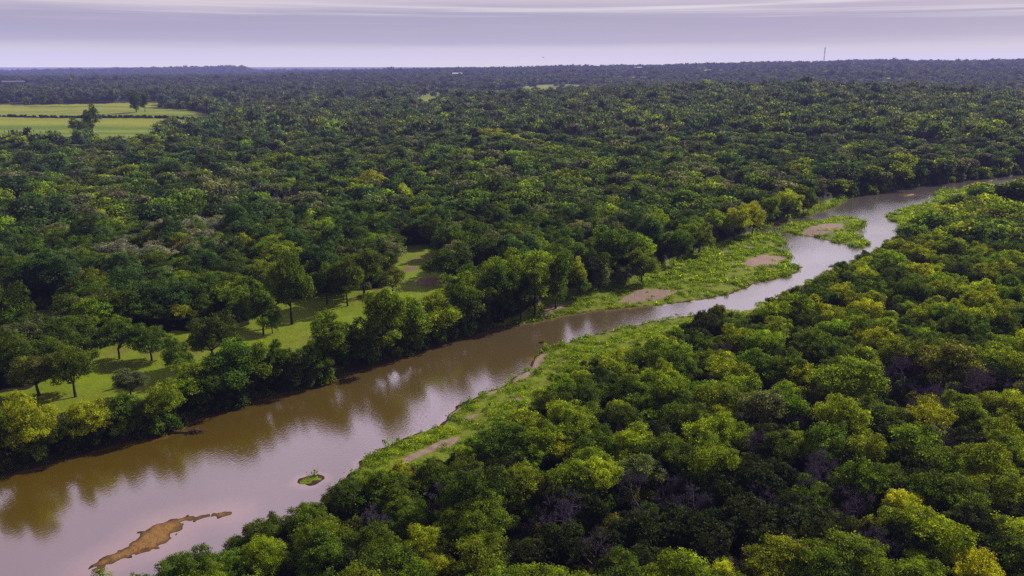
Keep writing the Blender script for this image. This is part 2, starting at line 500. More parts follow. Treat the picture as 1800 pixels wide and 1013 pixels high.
def water_material():
    m, nt, N, L = new_mat("muddy_water")
    geo = node(nt, "ShaderNodeNewGeometry")
    pos = geo.outputs["Position"]
    # ripples lie across the wind, which blows down the valley
    rot = node(nt, "ShaderNodeVectorRotate", rotation_type="Z_AXIS", i_Angle=R(35))
    L.new(pos, rot.inputs["Vector"])
    n1 = node(nt, "ShaderNodeTexNoise", i_Scale=2.6, i_Detail=2.0, i_Roughness=0.55)
    L.new(vmul(nt, rot.outputs[0], (1.0, 0.45, 1.0)), n1.inputs["Vector"])
    n2 = node(nt, "ShaderNodeTexNoise", i_Scale=0.05, i_Detail=3.0)
    L.new(vmul(nt, rot.outputs[0], (1.0, 0.5, 1.0)), n2.inputs["Vector"])
    calm = node(nt, "ShaderNodeMapRange", i_1=0.40, i_2=0.62, i_3=0.15, i_4=1.0)
    L.new(n2.outputs[0], calm.inputs[0])
    # the lower reach lies sheltered and glassy, the open reach upstream is ruffled by the wind
    sp = node(nt, "ShaderNodeSeparateXYZ"); L.new(pos, sp.inputs[0])
    wind = node(nt, "ShaderNodeMapRange", i_1=95.0, i_2=150.0, i_3=0.12, i_4=1.0)
    L.new(sp.outputs[1], wind.inputs[0])
    b = node(nt, "ShaderNodeBump", i_Distance=0.16)
    wind2 = node(nt, "ShaderNodeMapRange", i_1=180.0, i_2=330.0, i_3=1.0, i_4=2.2)
    L.new(sp.outputs[1], wind2.inputs[0])
    L.new(math_n(nt, "MULTIPLY", wind2.outputs[0], 0.062), b.inputs["Distance"])
    L.new(math_n(nt, "MULTIPLY", wind.outputs[0], math_n(nt, "ADD", 0.35, math_n(nt, "MULTIPLY", calm.outputs[0], 0.5))), b.inputs["Strength"])
    L.new(n1.outputs[0], b.inputs["Height"])
    d = node(nt, "ShaderNodeBsdfDiffuse")
    sky_grade = node(nt, "ShaderNodeMapRange", i_1=140.0, i_2=300.0); L.new(sp.outputs[1], sky_grade.inputs[0])
    mud_sky = mix_c(nt, sky_grade.outputs[0], mix_c(nt, n2.outputs[0], (0.090, 0.058, 0.004), (0.120, 0.078, 0.008)), (0.105, 0.088, 0.080))  # brown mud upstream greys off: sky reflection put into the diffuse colour
    sh = node(nt, "ShaderNodeAttribute", attribute_type="GEOMETRY", attribute_name="shallow")
    L.new(mix_c(nt, math_n(nt, "MULTIPLY", sh.outputs["Fac"], 0.8), mud_sky, (0.24, 0.14, 0.055)), d.inputs[0])
    g = node(nt, "ShaderNodeBsdfGlossy", i_Roughness=0.10)
    g.inputs[0].default_value = (1, 1, 1, 1)
    L.new(b.outputs[0], g.inputs["Normal"])
    fr = node(nt, "ShaderNodeFresnel", i_IOR=2.8)
    L.new(b.outputs[0], fr.inputs["Normal"])
    mx = node(nt, "ShaderNodeMixShader")
    L.new(fr.outputs[0], mx.inputs[0]); L.new(d.outputs[0], mx.inputs[1]); L.new(g.outputs[0], mx.inputs[2])
    out = node(nt, "ShaderNodeOutputMaterial")
    L.new(mx.outputs[0], out.inputs[0])
    return m


M_GROUND, M_WATER = ground_material(), water_material()

# ------------------------------------------------------------------ ground sheet
rad = np.concatenate([np.geomspace(45, 620, 470)[:-1], np.geomspace(620, 2000, 110)[:-1], np.geomspace(2000, 45000, 90)])
ang = np.concatenate([np.linspace(-80, -40, 14)[:-1], np.linspace(-40, 40, 640), np.linspace(40, 80, 14)[1:]])
A_, R_ = np.meshgrid(np.radians(ang), rad)
GX, GY = (R_ * np.sin(A_)).ravel(), (R_ * np.cos(A_)).ravel()
GZ = height(GX, GY)
S_, LOW_ = land(GX, GY)


def fill(polys, soft, pad=30.0):
    o = np.zeros(len(GX))
    for p in polys:
        o = np.maximum(o, sstep(-soft, soft, sd_near(GX, GY, p, pad)))
    return o


DIST_ = np.hypot(GX, GY)
a_grass = np.maximum(LOW_, sstep(34, 22, S_) * (S_ > 0.5) * river_side(GX, GY) * (GY > 150) * (GY < 330))
a_sand = fill(sand + shoals, 0.8)
a_bar = fill([sandbar], 0.6)
a_mud = np.where((S_ > -4) & (S_ < np.where(LOW_ > 0.4, 0.7, 2.2)), 1.0, 0.0)
hedge_pts = [hit(-260, 204), hit(0, 205), hit(180, 207), hit(363, 211)]
hed = np.full(len(GX), 1e9)
for p, q in zip(hedge_pts[:-1], hedge_pts[1:]):
    e = q - p
    t = np.clip(((GX - p[0]) * e[0] + (GY - p[1]) * e[1]) / (e @ e), 0, 1)
    hed = np.minimum(hed, np.hypot(GX - p[0] - t * e[0], GY - p[1] - t * e[1]))
nr, na = len(rad), len(ang)
idx = np.arange(nr * na).reshape(nr, na)
quads = np.stack([idx[:-1, :-1], idx[:-1, 1:], idx[1:, 1:], idx[1:, :-1]], -1).reshape(-1, 4)
attrs = {"grass": a_grass, "sand": a_sand, "bar": a_bar, "mud": a_mud, "meadow": fill(meadow, 1.5), "dirt": fill(dirt, 1.5),
         "field": fill(field, 4.0, 60), "hedge": sstep(13, 8, hed), "far": sstep(500, 900, DIST_)}
cx, cy = GX[quads].mean(1), GY[quads].mean(1)
own = np.zeros(len(quads), int)
for k, (p, pad) in enumerate(((island, 1.2), (sandbar, 0.8), (islet, 0.5))):
    own[sd_near(cx, cy, p, 20) > -pad] = k + 1
for k, nm in enumerate(("ground", "island", "sandbar", "islet")):
    q = quads[own == k]
    u, inv = np.unique(q, return_inverse=True)
    me = mesh_np(nm, np.stack([GX[u], GY[u], GZ[u]], -1), inv.reshape(-1, 4), 4, [M_GROUND],
                 {a: ("FLOAT", v[u]) for a, v in attrs.items()}, smooth=True)
    o = link(nm, me)
    tag(o, kind="structure")
q = quads[(S_[quads].min(1) < 4) & (DIST_[quads].max(1) < 1200)]
u, inv = np.unique(q, return_inverse=True)
link("water", mesh_np("water", np.stack([GX[u], GY[u], GX[u] * 0], -1), inv.reshape(-1, 4), 4, [M_WATER], {"shallow": ("FLOAT", sstep(-0.5, 0.03, GZ[u]))}))
tag(bpy.data.objects["water"], kind="structure")


# ------------------------------------------------------------------ plants: the shapes
def leaves(c, nrm, size, r, aspect=0.62):
    """rhombic leaf sprays at points c facing nrm"""
    n = len(c)
    t = r.normal(size=(n, 3))
    a = np.cross(nrm, t); a /= np.linalg.norm(a, axis=1, keepdims=True) + 1e-9
    b = np.cross(nrm, a)
    s = size * r.uniform(0.6, 1.35, n)[:, None]
    fold = nrm * s * 0.22
    v = np.stack([c - a * s, c - b * s * aspect - fold, c + a * s, c + b * s * aspect - fold], 1).reshape(-1, 3)
    return v, np.arange(n * 4).reshape(n, 4)


def crown_mesh(name, seed, nleaf, leaf, ctr, rx, rz, nlobe, lr=(0.22, 0.42), low=-0.45, airy=0.0, spray=0.2, up=0.3, per=13, kk=(0.45, 0.9)):
    """a crown of overlapping leafy lobes; ctr is the height of its middle"""
    r = np.random.default_rng(seed)
    th = np.arange(nlobe) * 2.399 + r.uniform(0, 0.9, nlobe)
    el = np.arcsin(np.clip(r.uniform(low, 1.0, nlobe), -1, 1))
    k = r.uniform(kk[0], kk[1], nlobe) * (1 + 0.16 * np.sin(th * 2 + seed))
    lc = np.stack([np.cos(el) * np.cos(th) * k * rx, np.cos(el) * np.sin(th) * k * rx, ctr + np.sin(el) * k * rz], -1)
    lrad = r.uniform(lr[0], lr[1], nlobe) * rx
    lc[:, :2] += np.sin(lc[:, 2:3] * 0.9 + seed) * 0.35 + r.normal(0, 0.22, (nlobe, 2))
    lc[:, 2] *= 1 + 0.10 * np.sin(th + seed * 1.7)
    lsh = r.uniform(0.7, 1.3, nlobe)
    # leaves sit in tufts, tufts on the outside of the lobes
    w = lrad ** 2 / (lrad ** 2).sum()
    nt_ = max(60, nleaf // per)
    pick = r.choice(nlobe, nt_ * 4, p=w)
    d = r.normal(size=(nt_ * 4, 3)); d /= np.linalg.norm(d, axis=1, keepdims=True)
    rr = 1 - np.abs(r.normal(0, 0.13, nt_ * 4)) + (r.random(nt_ * 4) < spray) * r.uniform(0.05, 0.34, nt_ * 4)
    flat = np.array([1.0, 1.0, min(1.0, 0.72 + 0.2 * rz / rx)])
    c = lc[pick] + d * flat * (lrad[pick] * rr)[:, None]
    keep = np.ones(len(c), bool)
    for j in range(nlobe):
        q = np.linalg.norm((c - lc[j]) / flat, axis=1) < lrad[j] * 0.78
        keep &= ~(q & (pick != j))
    keep &= c[:, 2] > 0.2
    keep &= ~((d[:, 2] < -0.5) & (r.random(len(d)) < 0.65))
    if airy:
        keep &= (np.sin(c[:, 0] * 2.9 + seed) + np.sin(c[:, 1] * 2.7 + 1) + np.sin(c[:, 2] * 3.3)) * 0.4 + r.random(len(c)) > airy
    ii = np.flatnonzero(keep)[:nt_]
    tc_, td, tp = c[ii], d[ii], pick[ii]
    tsh = lsh[tp] * np.clip(r.normal(1.0, 0.28, len(ii)), 0.45, 1.7)
    k = r.integers(0, len(ii), nleaf)
    tr_ = leaf * (per ** 0.5) * 0.42
    off = np.clip(r.normal(size=(nleaf, 3)), -1.9, 1.9) * tr_ * np.array([1, 1, 0.62])
    c = tc_[k] + off
    c[:, 2] = np.maximum(c[:, 2], 0.05)
    nrm = td[k] * 0.75 + off / tr_ * 0.45 + r.normal(size=c.shape) * 0.5 + np.array([0, 0, up])
    nrm /= np.linalg.norm(nrm, axis=1, keepdims=True)
    v, f = leaves(c, nrm, leaf, r)
    sh = np.clip(tsh[k] * r.normal(1.0, 0.16, nleaf), 0.35, 1.9)
    me = mesh_np(name, v, f, 4, [M_LEAF], {"shade": ("FLOAT", np.repeat(sh, 4))})
    return me, lc, lrad


def trunk_mesh(name, seed, h0, r0, lc, lrad, nlimb):
    r = np.random.default_rng(seed + 900)
    mb = MB()
    lean = r.uniform(-0.25, 0.25, 2)
    top = np.array([lean[0], lean[1], h0])
    mb.tube([(0, 0, -0.4), (0.0, 0, 0.15), top * 0.5 + [0.05, 0, 0], top], [r0 * 1.5, r0 * 1.08, r0 * 0.9, r0 * 0.78], 8)
    for j in np.argsort(-lrad)[:nlimb]:
        e = lc[j]
        m = (top + e) / 2 + np.array([0, 0, -0.25]) + r.normal(size=3) * 0.25
        mb.tube([top - [0, 0, 0.25], m, e], [r0 * 0.55, r0 * 0.33, r0 * 0.12], 5)
        for q in range(3):
            e2 = e + r.normal(size=3) * lrad[j] * 0.55
            mb.tube([m * 0.4 + e * 0.6, (m + e + e2) / 3 + r.normal(size=3) * 0.1, e2], [r0 * 0.2, r0 * 0.13, r0 * 0.05], 4)
    return mb.mesh(name, [M_BARK], True)


def bare_mesh(name, seed, spread_=3.9, tall=6.5, depth=6, thin=1.0):
    """leafless tree: limbs as tubes, the finest twigs as thin slivers; returns limb mesh and twig mesh"""
    r = np.random.default_rng(seed)
    mb, tw = MB(), []

    def grow(p, d, ln, rad_, k):
        q = p + d * ln + r.normal(size=3) * ln * 0.08
        if k >= 3:
            tw.append((p, q, max(rad_, 0.014)))
        else:
            mb.tube([p, (p + q) / 2 + r.normal(size=3) * ln * 0.05, q], [rad_, rad_ * 0.85, rad_ * 0.66], 5, False)
        if k == depth: return
        for i in range(3 if k < 5 else 4):
            e = d + r.normal(size=3) * (0.62 if k else 0.75) + np.array([0, 0, 0.14])
            e[:2] *= 1.12
            grow(q if i < 2 else (p + q * 2) / 3, e / np.linalg.norm(e), ln * r.uniform(0.62, 0.84), rad_ * 0.6, k + 1)

    grow(np.array([0, 0, -0.3]), np.array([r.uniform(-.1, .1), r.uniform(-.1, .1), 1.0]), tall * 0.27, 0.17, 0)
    tw = np.array([np.concatenate([a, b, [w, w, w]]) for a, b, w in tw])
    a, b, w = tw[:, :3], tw[:, 3:6], tw[:, 6:7] * thin
    s = np.cross(b - a, r.normal(size=a.shape)); s /= np.linalg.norm(s, axis=1, keepdims=True)
    v = np.stack([a - s * w, a + s * w, b + s * w * 0.5, b - s * w * 0.5], 1).reshape(-1, 3)
    ext = np.abs(v[:, :2]).max()
    return mb.mesh(name + "_limbs", [M_TWIG], True), mesh_np(name + "_twigs", v, np.arange(len(v)).reshape(-1, 4), 4, [M_TWIG]), ext, v[:, 2].max()


class Kind:
    def __init__(s, parts, w, h):
        s.parts, s.w, s.h = parts, w, h


def leafy(name, seed, nleaf, leaf, ctr, rx, rz, nlobe, trunk=True, nlimb=6, tr=0.26, **kw):
    me, lc, lr = crown_mesh(name + "_crown", seed, nleaf, leaf, ctr, rx, rz, nlobe, **kw)
    co = np.empty(len(me.vertices) * 3, np.float32); me.vertices.foreach_get("co", co); co = co.reshape(-1, 3)
    w = np.percentile(np.abs(co[:, :2]), 98.5) * 2
    h = np.percentile(co[:, 2], 99.5)
    parts = {"crown": me}
    if trunk:
        parts["trunk"] = trunk_mesh(name + "_trunk", seed, max(0.9, ctr - rz * 0.72), tr, lc, lr, nlimb)
    return Kind(parts, w, h)


# near shapes (seen one by one) ...
BROAD = [leafy("broad", 100 + i, 13500, 0.165, 5.2, 4.6, 3.5, 34 + 3 * i, per=26, lr=(0.16, 0.36), kk=(0.35, 1.0)) for i in range(6)]
TALL = [leafy("tall", 120 + i, 13500, 0.17, 7.0, 4.0, 5.4, 36 + 2 * i, per=26, kk=(0.4, 0.98), lr=(0.18, 0.40), low=-0.85) for i in range(3)]
AIRY = [leafy("airy", 140 + i, 9000, 0.165, 5.2, 4.4, 3.4, 30 + 2 * i, per=22, lr=(0.2, 0.32), airy=0.25, spray=0.35, nlimb=12, low=-0.3) for i in range(3)]
DENSE = [leafy("dense", 160 + i, 9000, 0.16, 3.1, 3.1, 3.3, 30, lr=(0.26, 0.38), low=-0.95, spray=0.25, nlimb=4, tr=0.2) for i in range(2)]
BUSH = [leafy("bush", 180 + i, 3600, 0.15, 1.0, 2.1, 1.7, 13, trunk=True, nlimb=7, tr=0.07, lr=(0.3, 0.46), low=-0.5, spray=0.3) for i in range(3)]
BARE = []
for i in range(3):
    lim, twg, ext, hh = bare_mesh("bare", 200 + i, depth=7, thin=0.62)
    BARE.append(Kind({"trunk": lim, "crown": twg}, ext * 1.7, hh))
# ... and simpler ones for the wood that reads as one mass
MID = [leafy("mid_broad", 300 + i, 1700, 0.46, 5.4, 4.6, 3.4, 16 + i, nlimb=3) for i in range(3)]
MID += [leafy("mid_tall", 320 + i, 1700, 0.46, 7.0, 4.0, 5.0, 19 + i, low=-0.75, nlimb=3) for i in range(2)]
MID_DENSE = leafy("mid_dense", 340, 1300, 0.4, 3.1, 3.1, 3.3, 20, low=-0.95, lr=(0.26, 0.4), trunk=False)
MID_BARE = bare_mesh("mid_bare", 350, depth=5, thin=1.7)
MID_BARE = Kind({"trunk": MID_BARE[0], "crown": MID_BARE[1]}, MID_BARE[2] * 1.7, MID_BARE[3])
FAR = [leafy("far", 360 + i, 420, 0.85, 4.6, 4.6, 3.8, 12 + i, trunk=False, low=-0.6) for i in range(3)]
VFAR = [leafy("hazy", 380 + i, 130, 1.7, 4.2, 4.8, 3.6, 9 + i, trunk=False, low=-0.4) for i in range(2)]

TINT = {"dark": (0.056, 0.102, 0.010), "mid": (0.090, 0.162, 0.011), "fresh": (0.155, 0.24, 0.008), "yellow": (0.235, 0.31, 0.006), "lime": (0.32, 0.40, 0.006),
        "olive": (0.12, 0.135, 0.022), "grey": (0.135, 0.168, 0.078), "silver": (0.20, 0.235, 0.19), "cedar": (0.028, 0.042, 0.009), "bluish": (0.060, 0.122, 0.030), "twig": (0.125, 0.095, 0.127)}

# ------------------------------------------------------------------ plants: where each one stands
# the trees one can tell apart on the far bank and in the meadow: middle, top, foot, width in the photo, shape, tint
SPOTS = [
    (133, 607, 698, 98, BROAD, "dark"), (69, 624, 695, 89, AIRY, "olive"), (210, 564, 631, 84, BROAD, "dark"), (267, 571, 634, 67, BROAD, "dark"), (376, 553, 638, 78, BROAD, "dark"),
    (318, 599, 664, 55, BROAD, "mid"), (231, 650, 699, 52, TALL, "grey"), (333, 640, 712, 72, TALL, "fresh"), (412, 602, 704, 92, TALL, "mid"), (446, 606, 698, 78, TALL, "fresh"),
    (55, 700, 796, 105, BROAD, "yellow"), (165, 702, 782, 88, BROAD, "yellow"), (110, 745, 806, 70, BROAD, "fresh"), (15, 715, 815, 60, BROAD, "fresh"), (225, 690, 772, 75, BROAD, "mid"), (290, 668, 752, 70, BROAD, "fresh"), (12, 500, 622, 84, BROAD, "dark"),
    (25, 545, 628, 70, TALL, "mid"), (98, 592, 655, 56, BROAD, "dark"), (45, 455, 530, 60, TALL, "mid"), (513, 449, 570, 86, BROAD, "dark"), (463, 509, 588, 58, TALL, "mid"), (479, 520, 586, 30, TALL, "mid"),
    (611, 453, 538, 70, BROAD, "dark"), (575, 462, 535, 58, BROAD, "dark"), (640, 440, 520, 70, BROAD, "dark"), (690, 471, 514, 54, AIRY, "olive"), (678, 506, 632, 84, TALL, "fresh"),
    (773, 515, 606, 72, TALL, "yellow"), (727, 522, 622, 66, TALL, "fresh"), (584, 553, 641, 76, TALL, "fresh"), (630, 560, 645, 60, TALL, "mid"), (551, 597, 657, 50, BROAD, "mid"), (487, 600, 664, 38, TALL, "mid"),
    (511, 612, 680, 56, BROAD, "dark"), (556, 630, 676, 62, BROAD, "mid"), (372, 650, 722, 76, BROAD, "dark"), (813, 478, 577, 64, TALL, "mid"), (884, 466, 561, 60, TALL, "mid"), (880, 438, 540, 86, BROAD, "fresh"), (845, 500, 570, 46, TALL, "dark"), (915, 490, 560, 46, TALL, "dark"),
    (940, 447, 553, 64, TALL, "fresh"), (977, 432, 526, 52, TALL, "mid"), (1020, 488, 523, 42, BROAD, "dark"), (1015, 455, 506, 38, AIRY, "yellow"), (1054, 452, 503, 34, TALL, "grey"), (1091, 466, 500, 34, BROAD, "grey"),
    (1070, 397, 480, 72, TALL, "mid"), (1128, 440, 486, 56, BROAD, "fresh"), (1152, 368, 418, 46, AIRY, "yellow"), (790, 428, 492, 92, BROAD, "dark"), (845, 413, 476, 74, BROAD, "dark"), (895, 420, 462, 56, BROAD, "dark"), (905, 394, 446, 62, BROAD, "dark"),
    (947, 404, 450, 44, BROAD, "dark"), (992, 415, 457, 50, BROAD, "dark"), (1038, 376, 422, 52, BROAD, "mid"), (955, 378, 415, 72, BROAD, "mid"), (1205, 390, 442, 50, BROAD, "fresh"), (1190, 404, 456, 54, BROAD, "dark"), (1228, 394, 446, 50, BROAD, "fresh"),
    (1255, 370, 427, 50, BROAD, "yellow"), (1290, 358, 422, 54, BROAD, "lime"), (1322, 356, 410, 46, BROAD, "lime"), (1350, 343, 390, 44, BROAD, "fresh"), (1385, 334, 381, 50, BROAD, "yellow"), (1412, 348, 376, 30, BROAD, "lime"), (1420, 332, 370, 34, BROAD, "mid"),
    (205, 420, 472, 84, BROAD, "silver"), (350, 404, 456, 66, BROAD, "silver"), (372, 440, 484, 44, BROAD, "silver"), (435, 412, 462, 48, BROAD, "yellow"), (472, 414, 462, 46, BROAD, "yellow"), (655, 300, 342, 60, BROAD, "lime"), (712, 322, 362, 34, BROAD, "lime"),
    (862, 226, 252, 42, BROAD, "lime"), (884, 232, 258, 40, BROAD, "lime"), (906, 238, 262, 36, BROAD, "lime"), (936, 244, 268, 34, BROAD, "yellow"), (966, 250, 273, 38, BROAD, "lime"), (1255, 276, 300, 40, BROAD, "fresh"), (1400, 288, 312, 44, BROAD, "yellow"), (1420, 280, 305, 40, BROAD, "fresh"), (820, 262, 282, 34, BROAD, "lime"), (435, 256, 276, 26, BROAD, "lime"), (490, 246, 268, 30, BROAD, "yellow"), (60, 270, 290, 28, BROAD, "lime"), (158, 278, 300, 30, BROAD, "lime"), (560, 282, 304, 30, BROAD, "lime"), (270, 300, 324, 34, BROAD, "yellow"),
    (345, 296, 318, 40, BROAD, "lime"), (310, 294, 316, 34, BROAD, "lime"), (1290, 270, 292, 50, BROAD, "fresh"), (1180, 268, 296, 36, BROAD, "yellow"), (164, 183, 240, 30, AIRY, "dark"), (142, 208, 245, 42, AIRY, "dark"), (240, 160, 198, 26, TALL, "dark"), (255, 164, 197, 18, TALL, "dark"), (300, 204, 226, 34, AIRY, "grey"), (76, 166, 186, 14, BROAD, "dark"), (105, 174, 187, 11, BROAD, "mid"),
]
# canopy of the near bank: middle of the crown and width in the photo
CANOPY = [
    (790, 868, 88, BARE, "twig"), (1000, 908, 100, BARE, "twig"), (1040, 962, 100, BARE, "twig"), (1115, 858, 90, BARE, "twig"), (1430, 838, 96, BARE, "twig"), (1510, 884, 90, BARE, "twig"), (1322, 778, 80, BARE, "twig"), (1720, 690, 100, BARE, "twig"), (1790, 700, 90, BARE, "twig"), (1590, 668, 90, BARE, "twig"), (1650, 705, 80, BARE, "twig"), (1215, 885, 100, BARE, "twig"), (1470, 738, 60, BARE, "twig"), (1085, 750, 60, BARE, "twig"), (1320, 975, 70, BARE, "twig"),
    (1330, 845, 90, DENSE, "cedar"), (1400, 905, 96, DENSE, "cedar"), (1310, 900, 90, DENSE, "cedar"), (1460, 920, 84, DENSE, "cedar"), (1150, 930, 90, DENSE, "cedar"), (930, 965, 90, DENSE, "cedar"), (1240, 945, 90, DENSE, "cedar"), (1120, 975, 90, DENSE, "cedar"), (1360, 950, 90, DENSE, "cedar"), (1760, 900, 80, DENSE, "cedar"), (1700, 770, 70, DENSE, "cedar"), (1580, 770, 80, DENSE, "cedar"), (1490, 810, 70, DENSE, "cedar"),
    (850, 912, 98, BROAD, "fresh"), (722, 902, 70, BROAD, "mid"), (772, 985, 70, AIRY, "yellow"), (885, 782, 104, BROAD, "mid"), (930, 798, 60, AIRY, "fresh"), (1108, 775, 84, BROAD, "yellow"), (970, 702, 112, BROAD, "dark"), (1125, 820, 80, AIRY, "grey"), (1052, 838, 96, BROAD, "yellow"), (915, 845, 84, BROAD, "fresh"), (760, 830, 80, BROAD, "mid"), (690, 858, 90, BROAD, "mid"),
    (1335, 724, 88, AIRY, "grey"), (1290, 690, 84, BROAD, "fresh"), (1385, 688, 66, BROAD, "fresh"), (1490, 690, 112, BROAD, "fresh"), (1478, 752, 112, BROAD, "yellow"), (1402, 774, 66, BROAD, "yellow"), (1625, 740, 92, BROAD, "yellow"), (1702, 728, 84, BROAD, "fresh"), (1792, 732, 84, BROAD, "yellow"), (1615, 800, 104, BROAD, "fresh"), (1730, 826, 112, BROAD, "fresh"), (1590, 892, 94, AIRY, "lime"), (1645, 945, 112, BROAD, "yellow"),
    (1250, 822, 104, BROAD, "fresh"), (1275, 990, 64, AIRY, "lime"), (1370, 992, 110, BROAD, "yellow"), (1440, 966, 72, BROAD, "yellow"), (1160, 1004, 64, BROAD, "yellow"), (1660, 655, 110, AIRY, "olive"), (1780, 790, 80, BROAD, "fresh"), (1785, 865, 80, BROAD, "fresh"), (1530, 985, 90, BROAD, "fresh"), (1720, 1000, 110, BROAD, "lime"), (1700, 890, 84, BROAD, "fresh"), (1260, 542, 66, AIRY, "olive"), (455, 930, 80, BROAD, "mid"), (540, 905, 84, BROAD, "mid"), (610, 860, 80, BROAD, "dark"), (660, 950, 96, BROAD, "mid"), (560, 975, 100, BROAD, "mid"), (320, 985, 84, BROAD, "mid"), (230, 1000, 50, BROAD, "mid"), (400, 985, 80, BROAD, "mid"),
]

plants = []          # x, y, width, height, shape, variant, tint, extra
near_r = lambda: float(rng.uniform(0.86, 1.16))
for cxp, yt, yb, wp, shp, tn in SPOTS:
    if yb > 290:
        b = at(cxp, yb, 2.5)
        for _ in range(4):
            b = at(cxp, yb, max(0.0, float(height([b[0]], [b[1]])[0])))
        dr = ray(cxp, yb)[:2]; dr = dr / np.linalg.norm(dr)
        for _ in range(60):                      # nobody's foot in the water
            if land([b[0]], [b[1]])[0][0] > 1.6: break
            b = b + dr * 0.5
    else:
        b = hit(cxp, yb)
    z = float(height([b[0]], [b[1]])[0])
    dep = float(pix(b[0], b[1], z)[2])
    w = wp / F * dep
    tr_ = ray(cxp, yt)
    h = max(2.0, H + tr_[2] * b[1] / tr_[1] - z)
    plants.append([b[0], b[1], w, h, shp, len(plants), tn, True])
for cxp, cyp, wp, shp, tn in CANOPY:
    b = at(cxp, cyp, 8.3)
    dep = float(pix(b[0], b[1], 8.0)[2])
    w = wp / F * dep
    ratio = {id(BROAD): 0.84, id(AIRY): 0.9, id(DENSE): 0.8, id(BARE): 0.85}[id(shp)]
    plants.append([b[0], b[1], w, max(5.2, min(10.5, w * ratio * 1.05)), shp, len(plants), tn, True])
n_named = len(plants)


def hexgrid(r0, r1, sp, half=39.0, jit=0.36):
    x1 = r1 * math.sin(R(half))
    xs, ys = np.arange(-x1, x1, sp), np.arange(r0 * 0.75, r1, sp * 0.866)
    X, Y = np.meshgrid(xs, ys)
    X = X + (np.arange(len(ys)) % 2)[:, None] * sp / 2
    X = X + rng.uniform(-jit, jit, X.shape) * sp
    Y = Y + rng.uniform(-jit, jit, X.shape) * sp
    X, Y = X.ravel(), Y.ravel()
    d = np.hypot(X, Y)
    m = (d > r0) & (d < r1) & (np.abs(np.degrees(np.arctan2(X, Y))) < half)
    return X[m], Y[m]


def open_ground(X, Y, far=True):
    """True where no wood grows: water, banks, meadows, fields"""
    s, low = land(X, Y)
    o = (s < 2.2) | (low > 0.3)
    for p in meadow: o |= sd_near(X, Y, p, 20) > 0.5
    for p in field:
        q = sd_near(X, Y, p, 60)
        o |= (q > 1.0) & ((rng.random(len(q)) < 0.94) | (np.hypot(X, Y) < 1700) | (X < -600))
    return o


NX, NY = np.array([p[0] for p in plants]), np.array([p[1] for p in plants])
NW = np.array([p[2] for p in plants])
DARKZ = np.array([at(*p, 8) for p in [(880, 905), (1050, 860), (1270, 800), (1400, 800), (1520, 830), (1545, 900), (1520, 960), (1400, 975), (1150, 985), (900, 1013)]])
BAREZ = np.array([at(*p, 8) for p in [(1380, 690), (1560, 640), (1800, 650), (1830, 700), (1560, 730), (1400, 745)]])
SILVZ = np.array([at(*p, 8) for p in [(140, 430), (250, 405), (400, 395), (400, 470), (300, 470), (160, 460)]])
inst = []            # mass: x, y, z, sx, sz, rot, variant index, tint



def choose(X, Y):
    """tint and shape of wood trees by place"""
    n = len(X)
    u = rng.random(n)
    z = macro(X, Y)
    px, py, _ = pix(X, Y, z + 6)
    near = river_side(X, Y)
    patch = wob(X, Y, 60, 1) + 0.5 * wob(X, Y, 23, 13)
    tn, sh = [], []
    inD, inB, inS = sd_near(X, Y, DARKZ, 9) > -2, sd_near(X, Y, BAREZ, 9) > 0, sd_near(X, Y, SILVZ, 9) > 0
    hazeband = wob(X, Y, 170, 6)
    for i in range(n):
        v = u[i]
        if near[i]:
            if inD[i]:
                t, s = (("twig", "bare") if v < 0.35 else ("cedar", "dense") if v < 0.85 else ("mid", "broad"))
            elif inB[i]:
                t, s = (("twig", "bare") if v < 0.6 else ("cedar", "dense") if v < 0.75 else ("olive", "airy"))
            else:
                q = v + 0.22 * patch[i]
                t, s = (("twig", "bare") if q < -0.02 else ("cedar", "dense") if q < 0.12 else ("dark", "broad") if q < 0.26 else ("mid", "broad") if q < 0.48 else ("fresh", "broad") if q < 0.76 else ("yellow", "broad") if q < 1.0 else ("yellow", "airy"))
                if s == "broad" and (i * 7) % 9 == 0: s = "airy"
        else:
            q = v + 0.18 * patch[i]
            if inS[i] and v < 0.4: t, s = "silver", "broad"
            elif 235 < py[i] < 360 and hazeband[i] > 0.1 and v < 0.5: t, s = "twig", "bare"
            else:
                t, s = (("twig", "bare") if q < -0.02 else ("cedar", "dense") if q < 0.1 else ("dark", "broad") if q < 0.38 else ("bluish", "tall") if q < 0.49 else ("mid", "broad") if q < 0.74 else ("grey", "broad") if q < 0.83 else ("fresh", "broad") if q < 0.97 else ("lime", "small"))
        tn.append(t); sh.append(s)
    return tn, sh


BARNS = [hit(804, 133), hit(1121, 121), hit(24, 150)]
# the nearest ring of wood: candidates for trees of their own
X, Y = hexgrid(62, 330, 6.2)
ok = ~open_ground(X, Y) & (sd_near(X, Y, NOFILL, 40) < 0)
X, Y = X[ok], Y[ok]
dn = np.sqrt(((X[:, None] - NX) ** 2 + (Y[:, None] - NY) ** 2))
ok = (dn > np.maximum(3.3, NW * 0.45)).all(1)
X, Y = X[ok], Y[ok]
tn, sh = choose(X, Y)
SHAPES = {"broad": BROAD, "tall": TALL, "airy": AIRY, "dense": DENSE, "bare": BARE, "small": BROAD}
for i in range(len(X)):
    near = bool(river_side(X[i], Y[i]))
    w = {"broad": 9.2, "tall": 8.2, "airy": 8.4, "dense": 6.6, "bare": 7.6, "small": 6.0}[sh[i]] * float(rng.uniform(0.72, 1.22)) * (0.88 if near else 1.1)
    h = w * {"broad": 0.86, "tall": 1.35, "airy": 0.92, "dense": 0.95, "bare": 0.85, "small": 0.8}[sh[i]] * float(rng.uniform(0.9, 1.12))
    plants.append([X[i], Y[i], w, h, SHAPES[sh[i]], int(rng.integers(1000)), tn[i], False])

